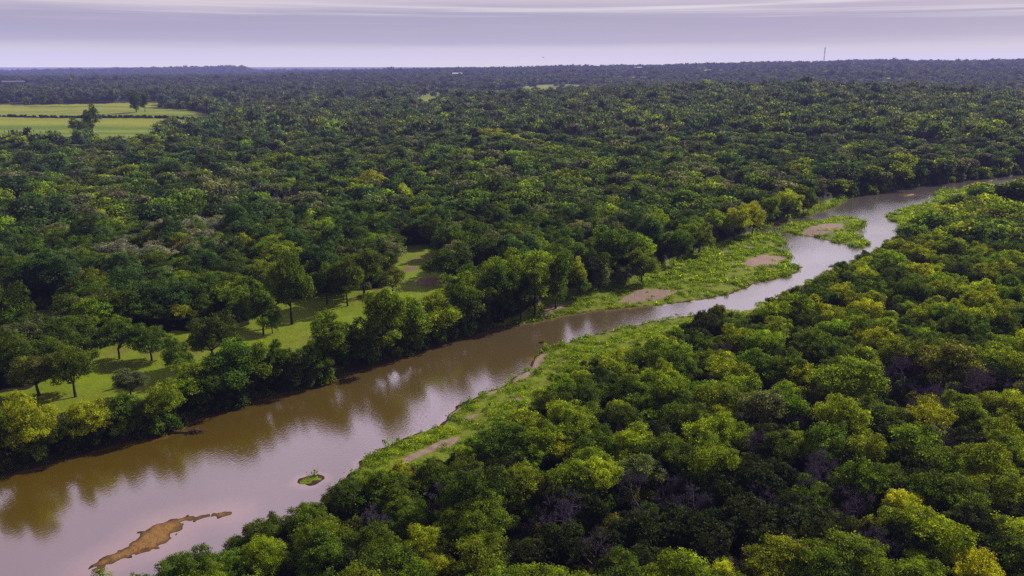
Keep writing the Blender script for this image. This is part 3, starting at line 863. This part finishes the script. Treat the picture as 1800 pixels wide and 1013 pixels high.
# near trees keep below the line where the river shows past the wood: lower ones stand next to the water
def fit(p):
    for k in (1.0, 0.85, 0.7, 0.56, 0.45):
        w, h = p[2] * k, p[3] * k
        z0 = float(macro(p[0], p[1])) if p[1] > 400 else 4.3
        ok_ = True
        for dx, dz in ((-0.5, 0.55), (-0.36, 0.82), (0, 1.0), (0.3, 0.9)):
            a, b, _ = pix(p[0] + dx * w, p[1], z0 + dz * h * 1.06)
            if b < np.interp(a, CANOPY_EDGE[:, 0], CANOPY_EDGE[:, 1]) + (6 if a > 1000 else 2): ok_ = False
        if ok_:
            p[2], p[3] = w, h
            return True
    return False


plants = [p for i, p in enumerate(plants) if i < len(SPOTS) or not river_side(p[0], p[1]) or fit(p)]
n_named = sum(1 for p in plants if p[7])

# bushes along both banks
for poly, side in ((LEFT, 1), (RIGHT, -1)):
    pts = np.array([at(*p) for p in poly])
    for p, q in zip(pts[:-1], pts[1:]):
        e = q - p; ln = np.linalg.norm(e)
        if np.hypot(*p) > 640: continue
        nrm = np.array([-e[1], e[0]]) / ln
        nb = max(1, int(ln / (1.7 if side > 0 else 2.6)))
        for k in range(nb):
            s = p + e * (k + rng.uniform(0, 1)) / nb + nrm * float(rng.choice([0.7, 1.6, 3.2, 5.0]) + rng.uniform(-0.4, 0.6))
            s0, low = land([s[0]], [s[1]])
            if low[0] > 0.3 or s0[0] < 0.25: continue
            sx_, sy_, _ = pix(s[0], s[1], 0)
            if side > 0 and 1230 < sx_ < 1440 and sy_ > 405: continue
            w = float(rng.uniform(2.2, 4.8))
            if side > 0: w *= 1.25
            cand = [s[0], s[1], w, w * float(rng.uniform(0.6, 0.9)), BUSH, int(rng.integers(1000)), ["mid", "fresh", "mid", "yellow", "grey", "dark", "dark"][int(rng.integers(7))], False]
            if side > 0 or fit(cand): plants.append(cand)

# apparent size decides which of them become things of their own
PXs, PYs, DEP = pix([p[0] for p in plants], [p[1] for p in plants], [macro(p[0], p[1]) + p[3] * 0.6 for p in plants])
big = np.array([p[2] for p in plants]) * F / DEP
inview = (PXs > -30) & (PXs < 1830) & (PYs > 100) & (PYs < 1045)
GNAME = {id(BROAD): "leafy_tree", id(TALL): "leafy_tree", id(AIRY): "leafy_tree", id(DENSE): "evergreen_tree", id(BARE): "bare_tree", id(BUSH): "shrub"}
quota = {"leafy_tree": 298, "evergreen_tree": 60, "bare_tree": 60, "shrub": 80}
singles, rest = [], []
for i in sorted(range(len(plants)), key=lambda k: (not plants[k][7], -big[k])):
    nm = GNAME[id(plants[i][4])]
    if inview[i] and quota[nm] > 0:
        quota[nm] -= 1
        singles.append(i)
    else:
        rest.append(i)

# ------------------------------------------------------------------ trees of their own
COLOUR = {"dark": "dark green", "mid": "deep green", "fresh": "fresh green", "yellow": "yellow-green", "lime": "bright lime-green", "olive": "olive", "grey": "grey-green", "silver": "silvery grey", "cedar": "blackish green", "bluish": "bluish green", "twig": "purple-grey"}
SHAPEW = {id(BROAD): "domed tree", id(TALL): "tall tree", id(AIRY): "airy tree", id(DENSE): "dense evergreen", id(BARE): "leafless tree", id(BUSH): "shrub"}


def where(p, x, y):
    X, Y = p[0], p[1]
    near = bool(river_side(X, Y))
    s, low = land([X], [Y])
    bank = s[0] < 9
    if not near:
        if y < 260 and x < 420: return "beside the far fields"
        if any(sd_near([X], [Y], q, 30)[0] > -3 for q in meadow): return "in the sunny meadow"
        if bank and x < 330: return "on the far bank at the lower left"
        if bank and x < 700: return "on the far bank by the driftwood bend" if x < 480 else "on the far bank beside the meadow"
        if bank and x < 1000: return "on the far bank left of the gravel bar"
        if bank or (x > 1000 and low[0] > 0.05): return "behind the grassy gravel bar"
        if x > 1160 and y > 300: return "in the row behind the island channel"
        if y > 520: return "in the wood behind the meadow"
        return "in the dark far-bank wood"
    if bank and x < 640: return "at the near water's edge by the sandbar"
    if bank: return "at the near water's edge"
    row = "along the bottom edge" if y > 900 else "low in the near wood" if y > 760 else "midway up the near wood" if y > 610 else "high in the near wood" if y > 480 else "in the upper near wood"
    return row + (" below the sandbar" if x < 560 else " left of centre" if x < 860 else " at mid slope" if x < 1150 else " right of centre" if x < 1480 else ", far right")


ORD = ["leftmost", "second", "third", "fourth", "fifth", "sixth", "seventh", "eighth", "ninth", "tenth", "eleventh", "twelfth", "thirteenth", "fourteenth", "fifteenth", "sixteenth", "seventeenth", "eighteenth", "nineteenth", "twentieth"]
buckets = {}
for i in singles:
    p = plants[i]
    size = "small" if big[i] < (14 if p[4] is BUSH else 42) else "large" if big[i] > (30 if p[4] is BUSH else 78) else ""
    key = (size, COLOUR[p[6]], SHAPEW[id(p[4])], where(p, PXs[i], PYs[i]))
    buckets.setdefault(key, []).append(i)
labels = {}
for (size, c, s, wh), ids in buckets.items():
    base = " ".join(w for w in (size, c, s, wh) if w)
    ids.sort(key=lambda k: PXs[k])
    for k, i in enumerate(ids):
        if len(ids) == 1: labels[i] = base
        elif k == len(ids) - 1: labels[i] = base + ", rightmost"
        else: labels[i] = base + (", leftmost" if k == 0 else ", " + ORD[min(k, 19)] + " from left")


def base_height(xs, ys):
    return height(np.array(xs), np.array(ys))


BZ = base_height([p[0] for p in plants], [p[1] for p in plants])
for i in singles:
    x, y, w, h, shp, var, tn_, _ = plants[i]
    kd = shp[var % len(shp)]
    nm = GNAME[id(shp)]
    root = bpy.data.objects.new(nm, None)
    COL.objects.link(root)
    root.empty_display_size = 0.5
    root.location = (x, y, BZ[i] - 0.05)
    root.rotation_euler = (0, 0, float(rng.uniform(0, 6.28)))
    sx = w / kd.w
    root.scale = (sx * float(rng.uniform(0.94, 1.06)), sx * float(rng.uniform(0.94, 1.06)), h / kd.h)
    tag(root, labels[i], "shrub" if nm == "shrub" else "tree",
        ("bushes along the banks" if nm == "shrub" else "trees of the near wood" if river_side(x, y) else "trees on the far bank"))
    t = np.array(TINT[tn_])
    if (shp is BROAD or shp is AIRY) and tn_ not in ("lime", "silver"): t = t * 0.78 + 0.22 * np.array((0.14, 0.20, 0.008))
    t = t * rng.uniform(0.82, 1.2) * rng.uniform(0.93, 1.07, 3)
    for part, me in kd.parts.items():
        c = link("stem" if nm == "shrub" and part == "trunk" else "foliage" if nm == "shrub" else part, me, root)
        c["tint"] = [float(v) for v in t]

# ------------------------------------------------------------------ the wood that reads as one mass
VARIANTS = BROAD + TALL + AIRY + DENSE + BUSH + BARE + MID + [MID_DENSE, MID_BARE] + FAR + VFAR
VI = {id(k): i for i, k in enumerate(VARIANTS)}
pos, scl, rot, vid, tnt = [], [], [], [], []


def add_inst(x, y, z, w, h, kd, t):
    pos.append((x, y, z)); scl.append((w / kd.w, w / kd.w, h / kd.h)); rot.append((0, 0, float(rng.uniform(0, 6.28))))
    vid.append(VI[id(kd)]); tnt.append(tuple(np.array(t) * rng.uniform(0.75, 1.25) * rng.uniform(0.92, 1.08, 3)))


for i in rest:
    x, y, w, h, shp, var, tn_, _ = plants[i]
    if abs(math.degrees(math.atan2(x, y))) > 39: continue
    add_inst(x, y, BZ[i] - 0.05, w, h, shp[var % len(shp)], TINT[tn_])

NXs, NYs = np.array([p[0] for p in plants[:n_named]]), np.array([p[1] for p in plants[:n_named]])
for r0, r1, sp, wbase, half in ((330, 720, 8.2, 10.6, 38), (720, 1500, 11.5, 14.5, 37), (1500, 3000, 17, 19.0, 37), (3000, 6000, 26, 26.0, 37), (6000, 8200, 40, 34, 37)):
    X, Y = hexgrid(r0, r1, sp, half)
    ok = ~open_ground(X, Y)
    X, Y = X[ok], Y[ok]
    far_named = [k for k in range(n_named) if math.hypot(plants[k][0], plants[k][1]) > 300]
    if r0 < 1500:
        keep = np.ones(len(X), bool)
        for k in far_named:
            keep &= np.hypot(X - plants[k][0], Y - plants[k][1]) > max(3.5, plants[k][2] * 0.45)
        X, Y = X[keep], Y[keep]
    if r0 >= 1300:
        keep = rng.random(len(X)) < np.clip(0.82 + 0.5 * wob(X, Y, 320, 8), 0.25, 1)
        X, Y = X[keep], Y[keep]
    if r1 <= 720:
        fs = [fit([x_, y_, 12.5, 11.0]) if river_side(x_, y_) else True for x_, y_ in zip(X, Y)]
        X, Y = X[np.array(fs)], Y[np.array(fs)]
    for bx_, by_ in BARNS:
        dd = math.hypot(bx_, by_)
        fx, fy = bx_ / dd, by_ / dd
        al, la = X * fx + Y * fy - dd, np.abs(X * fy - Y * fx)
        keep = ~((la < 60) & (al > -0.17 * dd) & (al < 30))
        X, Y = X[keep], Y[keep]
    Z = height(X, Y)
    tn, sh = choose(X, Y)
    for i in range(len(X)):
        s = sh[i]
        if r0 < 720:
            kd = MID_BARE if s == "bare" else MID_DENSE if s == "dense" else MID[3 + i % 2] if s == "tall" else MID[i % 3]
        elif r0 < 1500:
            kd = MID_BARE if s == "bare" else FAR[i % 3]
        elif r0 < 3000:
            kd = FAR[i % 3]
        else:
            kd = VFAR[i % 2]
        w = wbase * float(rng.uniform(0.75, 1.25)) * {"bare": 0.85, "dense": 0.7, "small": 0.62}.get(s, 1.0)
        if r0 < 1500 and rng.random() < 0.12: w *= 1.3
        h = w * {"tall": 1.0, "dense": 0.85}.get(s, 0.78) * float(rng.uniform(0.85, 1.15)) * (0.8 if r0 >= 3000 else 1.0)
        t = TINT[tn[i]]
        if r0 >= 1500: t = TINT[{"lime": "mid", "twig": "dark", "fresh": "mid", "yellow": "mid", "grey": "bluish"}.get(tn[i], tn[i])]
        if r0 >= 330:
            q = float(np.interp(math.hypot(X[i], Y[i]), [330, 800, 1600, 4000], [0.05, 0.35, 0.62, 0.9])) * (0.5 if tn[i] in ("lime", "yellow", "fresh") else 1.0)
            t = np.array(t) * (1 - q) + q * np.array([0.054, 0.062, 0.088])  # distance haze mixed into the foliage tint as bluish grey
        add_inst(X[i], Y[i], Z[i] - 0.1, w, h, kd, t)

# understorey between the nearer trees
X, Y = hexgrid(60, 330, 3.7)
Xf, Yf = hexgrid(330, 640, 4.5)
sf, lf = land(Xf, Yf)
X, Y = np.concatenate([X, Xf[(sf > 0) & (sf < 26)]]), np.concatenate([Y, Yf[(sf > 0) & (sf < 26)]])
s_, low_ = land(X, Y)
ok = (s_ > 1.5) & (low_ < 0.25)
ok &= (sd_near(X, Y, NOFILL, 40) < 0) | (s_ < 4)
for p in meadow: ok &= sd_near(X, Y, p, 20) < 0.8
X, Y = X[ok], Y[ok]
Z = height(X, Y)
X2, Y2 = hexgrid(60, 330, 2.9)
s2, low2 = land(X2, Y2)
ok = (s2 > 1.0) & (low2 < 0.25) & (s2 < 6) & (sd_near(X2, Y2, NOFILL, 40) > 0)
for p in meadow: ok &= sd_near(X2, Y2, p, 20) < -0.5
X, Y = np.concatenate([X, X2[ok]]), np.concatenate([Y, Y2[ok]])
Z = height(X, Y)
for i in range(len(X)):
    w = float(rng.uniform(2.0, 4.4))
    if river_side(X[i], Y[i]):
        cand = [X[i], Y[i], w, w * 0.8]
        if not fit(cand): continue
        w = cand[2]
    add_inst(X[i], Y[i], Z[i] - 0.1, w, w * float(rng.uniform(0.5, 0.9)), BUSH[i % 3], TINT[["cedar", "dark", "mid", "olive", "dark"][i % 5]])


for p, q in zip(hedge_pts[:-1], hedge_pts[1:]):
    n_ = int(np.linalg.norm(q - p) / 3.2)
    for k in range(n_):
        v = p + (q - p) * (k + rng.uniform(0, 1)) / n_ + rng.normal(0, 1.2, 2)
        w = float(rng.uniform(3.0, 6.5))
        add_inst(v[0], v[1], float(macro(v[0], v[1])) - 0.1, w, w * 0.6, BUSH[k % 3], TINT["cedar" if k % 3 else "dark"])


def scatter(name, pos, scl, rot, vid, tnt, variants, label, cat):
    me = mesh_np(name + "_points", pos, None, attrs={"scl": ("FLOAT_VECTOR", scl), "rot": ("FLOAT_VECTOR", rot), "vid": ("INT", vid),
                                                      "tint": ("FLOAT_COLOR", np.concatenate([np.array(tnt), np.ones((len(tnt), 1))], 1))})
    o = link(name, me)
    ng = bpy.data.node_groups.new(name, "GeometryNodeTree")
    ng.interface.new_socket("Geometry", in_out="INPUT", socket_type="NodeSocketGeometry")
    ng.interface.new_socket("Geometry", in_out="OUTPUT", socket_type="NodeSocketGeometry")
    N, L = ng.nodes, ng.links
    gi, go, jn = N.new("NodeGroupInput"), N.new("NodeGroupOutput"), N.new("GeometryNodeJoinGeometry")

    def named(n, t):
        a = N.new("GeometryNodeInputNamedAttribute"); a.data_type = t; a.inputs[0].default_value = n
        return a.outputs[0]
    ai, asc, ar = named("vid", "INT"), named("scl", "FLOAT_VECTOR"), named("rot", "FLOAT_VECTOR")
    used = set(vid)
    for k, kd in enumerate(variants):
        if k not in used: continue
        for part, m in kd.parts.items():
            src = bpy.data.objects.new(name + "_source", m)
            oi = N.new("GeometryNodeObjectInfo"); oi.inputs["Object"].default_value = src; oi.inputs["As Instance"].default_value = False
            cmp_ = N.new("FunctionNodeCompare"); cmp_.data_type = "INT"; cmp_.operation = "EQUAL"
            L.new(ai, cmp_.inputs[2]); cmp_.inputs[3].default_value = k
            iop = N.new("GeometryNodeInstanceOnPoints")
            L.new(gi.outputs[0], iop.inputs["Points"]); L.new(cmp_.outputs[0], iop.inputs["Selection"])
            L.new(oi.outputs["Geometry"], iop.inputs["Instance"]); L.new(ar, iop.inputs["Rotation"]); L.new(asc, iop.inputs["Scale"])
            L.new(iop.outputs[0], jn.inputs[0])
    L.new(jn.outputs[0], go.inputs[0])
    md = o.modifiers.new("scatter", "NODES"); md.node_group = ng
    tag(o, label, cat, kind="stuff")
    return o


print("woodland", len(pos), "singles", len(singles))
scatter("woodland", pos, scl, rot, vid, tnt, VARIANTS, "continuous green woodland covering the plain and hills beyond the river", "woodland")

# low plants on banks, bars and meadow
WEED = []
for i in range(3):
    r = np.random.default_rng(500 + i)
    n = 60
    c = np.stack([r.normal(0, 0.34, n), r.normal(0, 0.34, n), np.abs(r.normal(0.22, 0.13, n))], -1)
    nrm = r.normal(size=(n, 3)) + [0, 0, 0.9]; nrm /= np.linalg.norm(nrm, axis=1, keepdims=True)
    v, f = leaves(c, nrm, 0.12, r)
    WEED.append(Kind({"leaf": mesh_np("weed", v, f, 4, [M_LEAF], {"shade": ("FLOAT", np.repeat(np.clip(r.normal(1, 0.25, n), 0.4, 1.8), 4))})}, 1.3, 0.55))
wp, ws, wr, wv, wt = [], [], [], [], []
X, Y = hexgrid(90, 560, 1.0, 38, 0.45)
s_, low_ = land(X, Y)
dens = np.zeros(len(X))
dens = np.where((low_ > 0.5) & (s_ > 0.15), 0.5 + 0.8 * wob(X, Y, 11, 3) + 0.35 * wob(X, Y, 31, 12), 0)
dens = np.where((low_ <= 0.5) & (s_ > 0.1) & (s_ < 5), 0.5, dens)
dens = np.where((low_ <= 0.5) & (s_ >= 0.3) & (s_ < 26) & (Y > 150) & (Y < 330) & river_side(X, Y), 0.55 + 0.5 * wob(X, Y, 11, 3), dens)
for p in sand + [sandbar] + shoals:
    dens = np.where(sd_near(X, Y, p, 5) > -0.3, 0.03, dens)
dens = np.where(sd_near(X, Y, sandbar, 5) > -2, 0, dens)
keep = rng.random(len(X)) < dens * np.where(np.hypot(X, Y) > 260, 0.6, 1.0)
X, Y, s_ = X[keep], Y[keep], s_[keep]
Z = height(X, Y)
pw = wob(X, Y, 14, 15)
names = ["lime", "yellow", "yellow", "fresh", "fresh", "mid"]
for i in range(len(X)):
    d = math.hypot(X[i], Y[i])
    k = float(rng.uniform(0.7, 1.6)) * (1.5 if d > 260 else 1.0)
    hgt = float(rng.uniform(0.5, 1.3)) * (2.0 if rng.random() < 0.06 else 1.0) * (1.6 if s_[i] < 1.5 else 1.0)
    j = int(np.clip(2.5 - 2.0 * pw[i] + rng.normal(0, 0.7), 0, 5))
    if s_[i] < 1.2: j = max(j, 4)  # shadowed edge by the water put into the weeds' tint as darker green
    wp.append((X[i], Y[i], Z[i] - 0.03)); ws.append((k, k, hgt * k * 0.9)); wr.append((0, 0, float(rng.uniform(0, 6.28)))); wv.append(i % 3)
    wt.append(tuple(np.array(TINT[names[j]]) * (0.86, 1.0, 1.0) * rng.uniform(0.8, 1.2)))
print("weeds", len(wp))
scatter("undergrowth", wp, ws, wr, wv, wt, WEED, "lime-green weeds and grass covering the banks and gravel bars", "undergrowth")

# ------------------------------------------------------------------ small things
M_WHITE, M_DARK, M_STEEL, M_FEATHER = plain("white_metal", (0.8, 0.8, 0.8), 0.5), plain("dark_wall", (0.12, 0.11, 0.12)), plain("mast_steel", (0.10, 0.09, 0.10), 0.5), plain("feather", (0.02, 0.018, 0.018))
M_MASTW = plain("mast_white", (0.7, 0.68, 0.68))


def shed(name, px, py, length, depth_, wall_h, roof_h, label, cat, wall_m, roof_m):
    b = hit(px, py)
    z = float(macro(b[0], b[1]))
    o = bpy.data.objects.new(name, None); COL.objects.link(o)
    o.location = (b[0], b[1], z)
    o.rotation_euler = (0, 0, -math.atan2(b[0], b[1]) + 0.15)
    tag(o, label, cat)
    L2, D2 = length / 2, depth_ / 2
    w = MB(); w.box((-L2, -D2, -1), (L2, D2, wall_h))
    w.poly([(-L2, -D2, wall_h), (-L2, D2, wall_h), (-L2, 0, wall_h + roof_h)]); w.poly([(L2, -D2, wall_h), (L2, 0, wall_h + roof_h), (L2, D2, wall_h)])
    link("wall", w.mesh("wall", [wall_m]), o)
    r_ = MB()
    for s in (-1, 1):
        e = [(-L2 - .5, s * (D2 + .6), wall_h - .15), (L2 + .5, s * (D2 + .6), wall_h - .15), (L2 + .5, 0, wall_h + roof_h + .1), (-L2 - .5, 0, wall_h + roof_h + .1)]
        r_.poly(e if s < 0 else e[::-1]); r_.poly([(a, b_, c + .2) for a, b_, c in (e if s < 0 else e[::-1])])
    link("roof", r_.mesh("roof", [roof_m]), o)
    dr = MB()
    for k in range(3): dr.box((-L2 * .6 + k * L2 * .6 - 1.6, -D2 - .06, 0), (-L2 * .6 + k * L2 * .6 + 1.6, -D2 + .1, wall_h * .75))
    link("door", dr.mesh("door", [M_DARK]), o)
    return o


shed("long_barn", 804, 133, 46, 16, 8, 4, "long white-roofed barn far off in the woods below the horizon", "barn", M_WHITE, M_WHITE)
shed("ridge_house", 1121, 121, 42, 14, 6, 3, "white building on the distant ridge line left of the mast", "building", M_WHITE, M_WHITE)
shed("field_barn", 24, 150, 60, 20, 9, 4, "dark barn beyond the far fields at the left", "barn", M_DARK, M_STEEL)

mb_ = hit(1447, 119)
mz = float(macro(mb_[0], mb_[1]))
mast = bpy.data.objects.new("radio_mast", None); COL.objects.link(mast)
mast.location = (mb_[0], mb_[1], mz)
tag(mast, "thin lattice radio mast on the distant ridge at the right", "mast")
dm = math.hypot(*mb_)
mh = H + ray(1447, 87)[2] * dm - mz
bands = 7
for band in range(bands):
    m_ = MB()
    z0, z1 = mh * band / bands, mh * (band + 1) / bands
    for k in range(3):
        a = k * 2.094
        m_.tube([(2.2 * math.cos(a), 2.2 * math.sin(a), z0), (2.2 * math.cos(a), 2.2 * math.sin(a), z1)], [0.4, 0.4], 5)
        for q in range(4):
            a2 = a + 2.094
            za, zb = z0 + (z1 - z0) * q / 4, z0 + (z1 - z0) * (q + 1) / 4
            m_.tube([(2.2 * math.cos(a), 2.2 * math.sin(a), za), (2.2 * math.cos(a2), 2.2 * math.sin(a2), zb)], [0.22, 0.22], 4)
    link("lattice_section", m_.mesh("lattice_section", [M_MASTW if band in (2, 4) else M_STEEL]), mast)
m_ = MB(); m_.tube([(0, 0, mh), (0, 0, mh + 1.2), (0, 0, mh + 3.5)], [0.5, 0.5, 0.1], 6)
link("beacon", m_.mesh("beacon", [M_STEEL]), mast)

# gliding bird above the horizon
bd = ray(955, 101); bd = bd / np.linalg.norm(bd) * 320
bird = MB()
prof = [(-0.42, .02), (-0.3, .07), (-0.05, .11), (0.15, .10), (0.28, .06), (0.36, .065), (0.43, .03), (0.47, .008)]
bird.tube([(0, y_, 0) for y_, _ in prof], [r_ for _, r_ in prof], 8)
for s in (-1, 1):
    rows = []
    for t, ch, sweep, zz in ((0.06, .36, 0, 0.03), (.3, .34, .04, .10), (.55, .3, .06, .16), (.78, .2, -.02, .2), (.92, .06, -.12, .22)):
        rows.append([(s * t, .18 + sweep, zz + .02), (s * t, .18 + sweep - ch * .5, zz + .035), (s * t, .18 + sweep - ch, zz)])
    for a, b in zip(rows[:-1], rows[1:]):
        for k in range(2):
            bird.poly([a[k], a[k + 1], b[k + 1], b[k]])
bird.poly([(-.05, -.38, 0), (.05, -.38, 0), (.13, -.62, -.01), (-.13, -.62, -.01)])
bo = link("bird", bird.mesh("bird", [M_FEATHER], True))
bo.location = (bd[0], bd[1], H + bd[2])
bo.rotation_euler = (0.05, 0.12, 0.5)
tag(bo, "tiny dark bird gliding above the horizon", "bird")

# driftwood caught at the bend
dw = bpy.data.objects.new("driftwood_pile", None); COL.objects.link(dw)
dp = at(343, 760); dw.location = (dp[0], dp[1], 0)
tag(dw, "brown pile of driftwood stranded in the shallows at the far bank", "driftwood")
r = np.random.default_rng(77)
st = MB()
for k in range(90):
    a = r.uniform(0, 6.28); e = r.normal(0, 1, 2) * [1.1, 0.55]
    ln = r.uniform(0.5, 1.6); tilt = r.uniform(-.1, .5)
    zc = max(0.05, 0.85 - 0.5 * np.hypot(*e)) * r.uniform(.2, 1)
    d = np.array([math.cos(a), math.sin(a), tilt]) * ln / 2
    rr = r.uniform(.02, .07)
    p0, p1 = np.array([e[0], e[1], zc]) - d, np.array([e[0], e[1], zc]) + d
    st.tube([p0, (p0 + p1) / 2 + r.normal(0, .08, 3), p1], [rr, rr * .9, rr * .5], 5)
link("branches", st.mesh("branches", [M_WOOD], True), dw)
lg = MB()
q = at(285, 764) - dp
lg.tube([(q[0], q[1], .12), (q[0] * .6, q[1] * .6 + .15, .14), (q[0] * .3, q[1] * .3, .12), (0, 0, .2)], [.2, .24, .2, .1], 8)
lg.tube([(q[0] * .5, q[1] * .5, .15), (q[0] * .42, q[1] * .42 + .8, .7)], [.1, .04], 6)
link("log", lg.mesh("log", [M_WOOD], True), dw)

# snag with a riffle in midstream
sp_ = at(952, 603)
sg = bpy.data.objects.new("snag", None); COL.objects.link(sg)
sg.location = (sp_[0], sp_[1], 0)
tag(sg, "dark snag breaking the current in midstream left of the near bank", "snag")
b_ = MB(); b_.tube([(-1.2, -.3, -.25), (-.3, 0, .15), (.5, .1, .3), (1.2, .35, .12)], [.16, .2, .15, .05], 7); b_.tube([(.1, 0, .2), (.3, .3, .8)], [.07, .03], 5)
link("log", b_.mesh("log", [M_WOOD], True), sg)

# ------------------------------------------------------------------ haze: thin air that glows faintly blue over distance
hm, nt, N, L = new_mat("haze")
ab = node(nt, "ShaderNodeVolumeAbsorption", i_Density=1 / 26000.0)
ab.inputs[0].default_value = (0, 0, 0, 1)
em = node(nt, "ShaderNodeEmission", i_Strength=1.0)
HZ = (0.0235e-3, 0.0225e-3, 0.053e-3)
em.inputs[0].default_value = (HZ[0] / HZ[2], HZ[1] / HZ[2], 1, 1)
em.inputs[1].default_value = HZ[2]
ad = node(nt, "ShaderNodeAddShader")
L.new(ab.outputs[0], ad.inputs[0]); L.new(em.outputs[0], ad.inputs[1])
ho = node(nt, "ShaderNodeOutputMaterial")
L.new(ad.outputs[0], ho.inputs["Volume"])
hz = MB(); hz.box((-14000, -400, -60), (14000, 13000, 230))
hzo = link("haze", hz.mesh("haze", [hm]))
tag(hzo, "thin blue haze lying over the plain", "haze", kind="stuff")

# ------------------------------------------------------------------ sky and sun
SUN_AZ, SUN_EL = R(52), R(33)
w = bpy.data.worlds.new("World"); scene.world = w
w.use_nodes = True
nt = w.node_tree; nt.nodes.clear(); L = nt.links
sky = node(nt, "ShaderNodeTexSky", sky_type="NISHITA", sun_disc=False)
sky.sun_elevation, sky.sun_rotation = SUN_EL, SUN_AZ
sky.altitude, sky.air_density, sky.dust_density = 200, 1.2, 2.0
bg1 = node(nt, "ShaderNodeBackground", i_Strength=0.06)
L.new(sky.outputs[0], bg1.inputs[0])
tc = node(nt, "ShaderNodeTexCoord")
nv = node(nt, "ShaderNodeVectorMath", operation="NORMALIZE")
L.new(tc.outputs["Generated"], nv.inputs[0])
sep = node(nt, "ShaderNodeSeparateXYZ"); L.new(nv.outputs[0], sep.inputs[0])


def snoise(sx, sz, sc, det=5.0, dist=0.0):
    no = node(nt, "ShaderNodeTexNoise", i_Scale=sc, i_Detail=det, i_Distortion=dist)
    L.new(vmul(nt, nv.outputs[0], (sx, sx, sz)), no.inputs["Vector"])
    return no.outputs[0]


el = math_n(nt, "MAXIMUM", sep.outputs["Z"], 0.0)
warp = math_n(nt, "MULTIPLY", math_n(nt, "SUBTRACT", snoise(1.0, 26.0, 2.4), 0.5), 0.06)
warp = math_n(nt, "ADD", warp, math_n(nt, "MULTIPLY", sep.outputs["X"], -0.012))
fade = node(nt, "ShaderNodeMapRange", i_1=0.012, i_2=0.06); L.new(el, fade.inputs[0])
elw = math_n(nt, "MAXIMUM", math_n(nt, "ADD", el, math_n(nt, "MULTIPLY", warp, fade.outputs[0])), 0.0)
t = math_n(nt, "SQRT", elw)
cr = node(nt, "ShaderNodeValToRGB"); L.new(t, cr.inputs[0])
stops = [(0.0, (.82, .76, .46)), (.075, (.77, .715, .49)), (.136, (.68, .63, .55)), (.17, (.48, .44, .49)), (.225, (.42, .38, .49)), (.25, (.57, .505, .58)), (.29, (.77, .69, .69)), (.38, (1.1, 1.0, 1.1)), (.47, (1.55, 1.4, 1.62)), (.60, (1.52, 1.28, 1.78)), (.74, (1.25, .97, 1.52)), (.86, (.5, .46, .68)), (1.0, (.32, .32, .48))]
e = cr.color_ramp.elements
e[0].position, e[0].color = stops[0][0], stops[0][1] + (1,)
e[1].position, e[1].color = stops[-1][0], stops[-1][1] + (1,)
for p_, c_ in stops[1:-1]:
    q = e.new(p_); q.color = c_ + (1,)
streak = node(nt, "ShaderNodeMapRange", i_1=0.52, i_2=0.66, i_3=0.0, i_4=0.6)
L.new(snoise(1.0, 85.0, 1.7, 8.0, 0.6), streak.inputs[0])
sband = node(nt, "ShaderNodeMapRange", i_1=0.045, i_2=0.06); L.new(el, sband.inputs[0])
cl = mix_c(nt, math_n(nt, "MULTIPLY", streak.outputs[0], sband.outputs[0]), cr.outputs[0], (.95, .88, .86))
big_ = node(nt, "ShaderNodeMapRange", i_1=0.3, i_2=0.7, i_3=0.75, i_4=1.25); L.new(snoise(1, 2.5, 3.0, 4.0), big_.inputs[0])
lum = node(nt, "ShaderNodeMapRange", i_1=0.1, i_2=0.2); L.new(el, lum.inputs[0])
lumf = math_n(nt, "ADD", 1.0, math_n(nt, "MULTIPLY", lum.outputs[0], math_n(nt, "SUBTRACT", big_.outputs[0], 1.0)))
ahead = node(nt, "ShaderNodeMapRange", i_1=-0.35, i_2=0.75, i_3=0.2, i_4=1.0); ahead.interpolation_type = "SMOOTHSTEP"
L.new(sep.outputs["Y"], ahead.inputs[0])
bg2 = node(nt, "ShaderNodeBackground")
L.new(cl, bg2.inputs[0]); L.new(math_n(nt, "MULTIPLY", lumf, ahead.outputs[0]), bg2.inputs[1])
mxs = node(nt, "ShaderNodeMixShader", i_0=0.9)
L.new(bg1.outputs[0], mxs.inputs[1]); L.new(bg2.outputs[0], mxs.inputs[2])
wo = node(nt, "ShaderNodeOutputWorld"); L.new(mxs.outputs[0], wo.inputs[0])

sun = bpy.data.lights.new("sun", "SUN")
sun.energy, sun.angle, sun.color = 5.0, R(0.55), (1.0, 0.93, 0.78)
so = bpy.data.objects.new("sun", sun); COL.objects.link(so)
to_sun = Vector((math.sin(SUN_AZ) * math.cos(SUN_EL), math.cos(SUN_AZ) * math.cos(SUN_EL), math.sin(SUN_EL)))
so.rotation_euler = to_sun.to_track_quat("Z", "Y").to_euler()

# ------------------------------------------------------------------ render settings
scene.view_settings.view_transform = "Standard"
scene.view_settings.look = "None"
scene.view_settings.exposure = 0.0
cy_ = scene.cycles
cy_.max_bounces, cy_.diffuse_bounces, cy_.glossy_bounces, cy_.transmission_bounces, cy_.volume_bounces, cy_.transparent_max_bounces = 5, 2, 2, 3, 0, 4
cy_.use_denoising = False
cy_.caustics_reflective = cy_.caustics_refractive = False
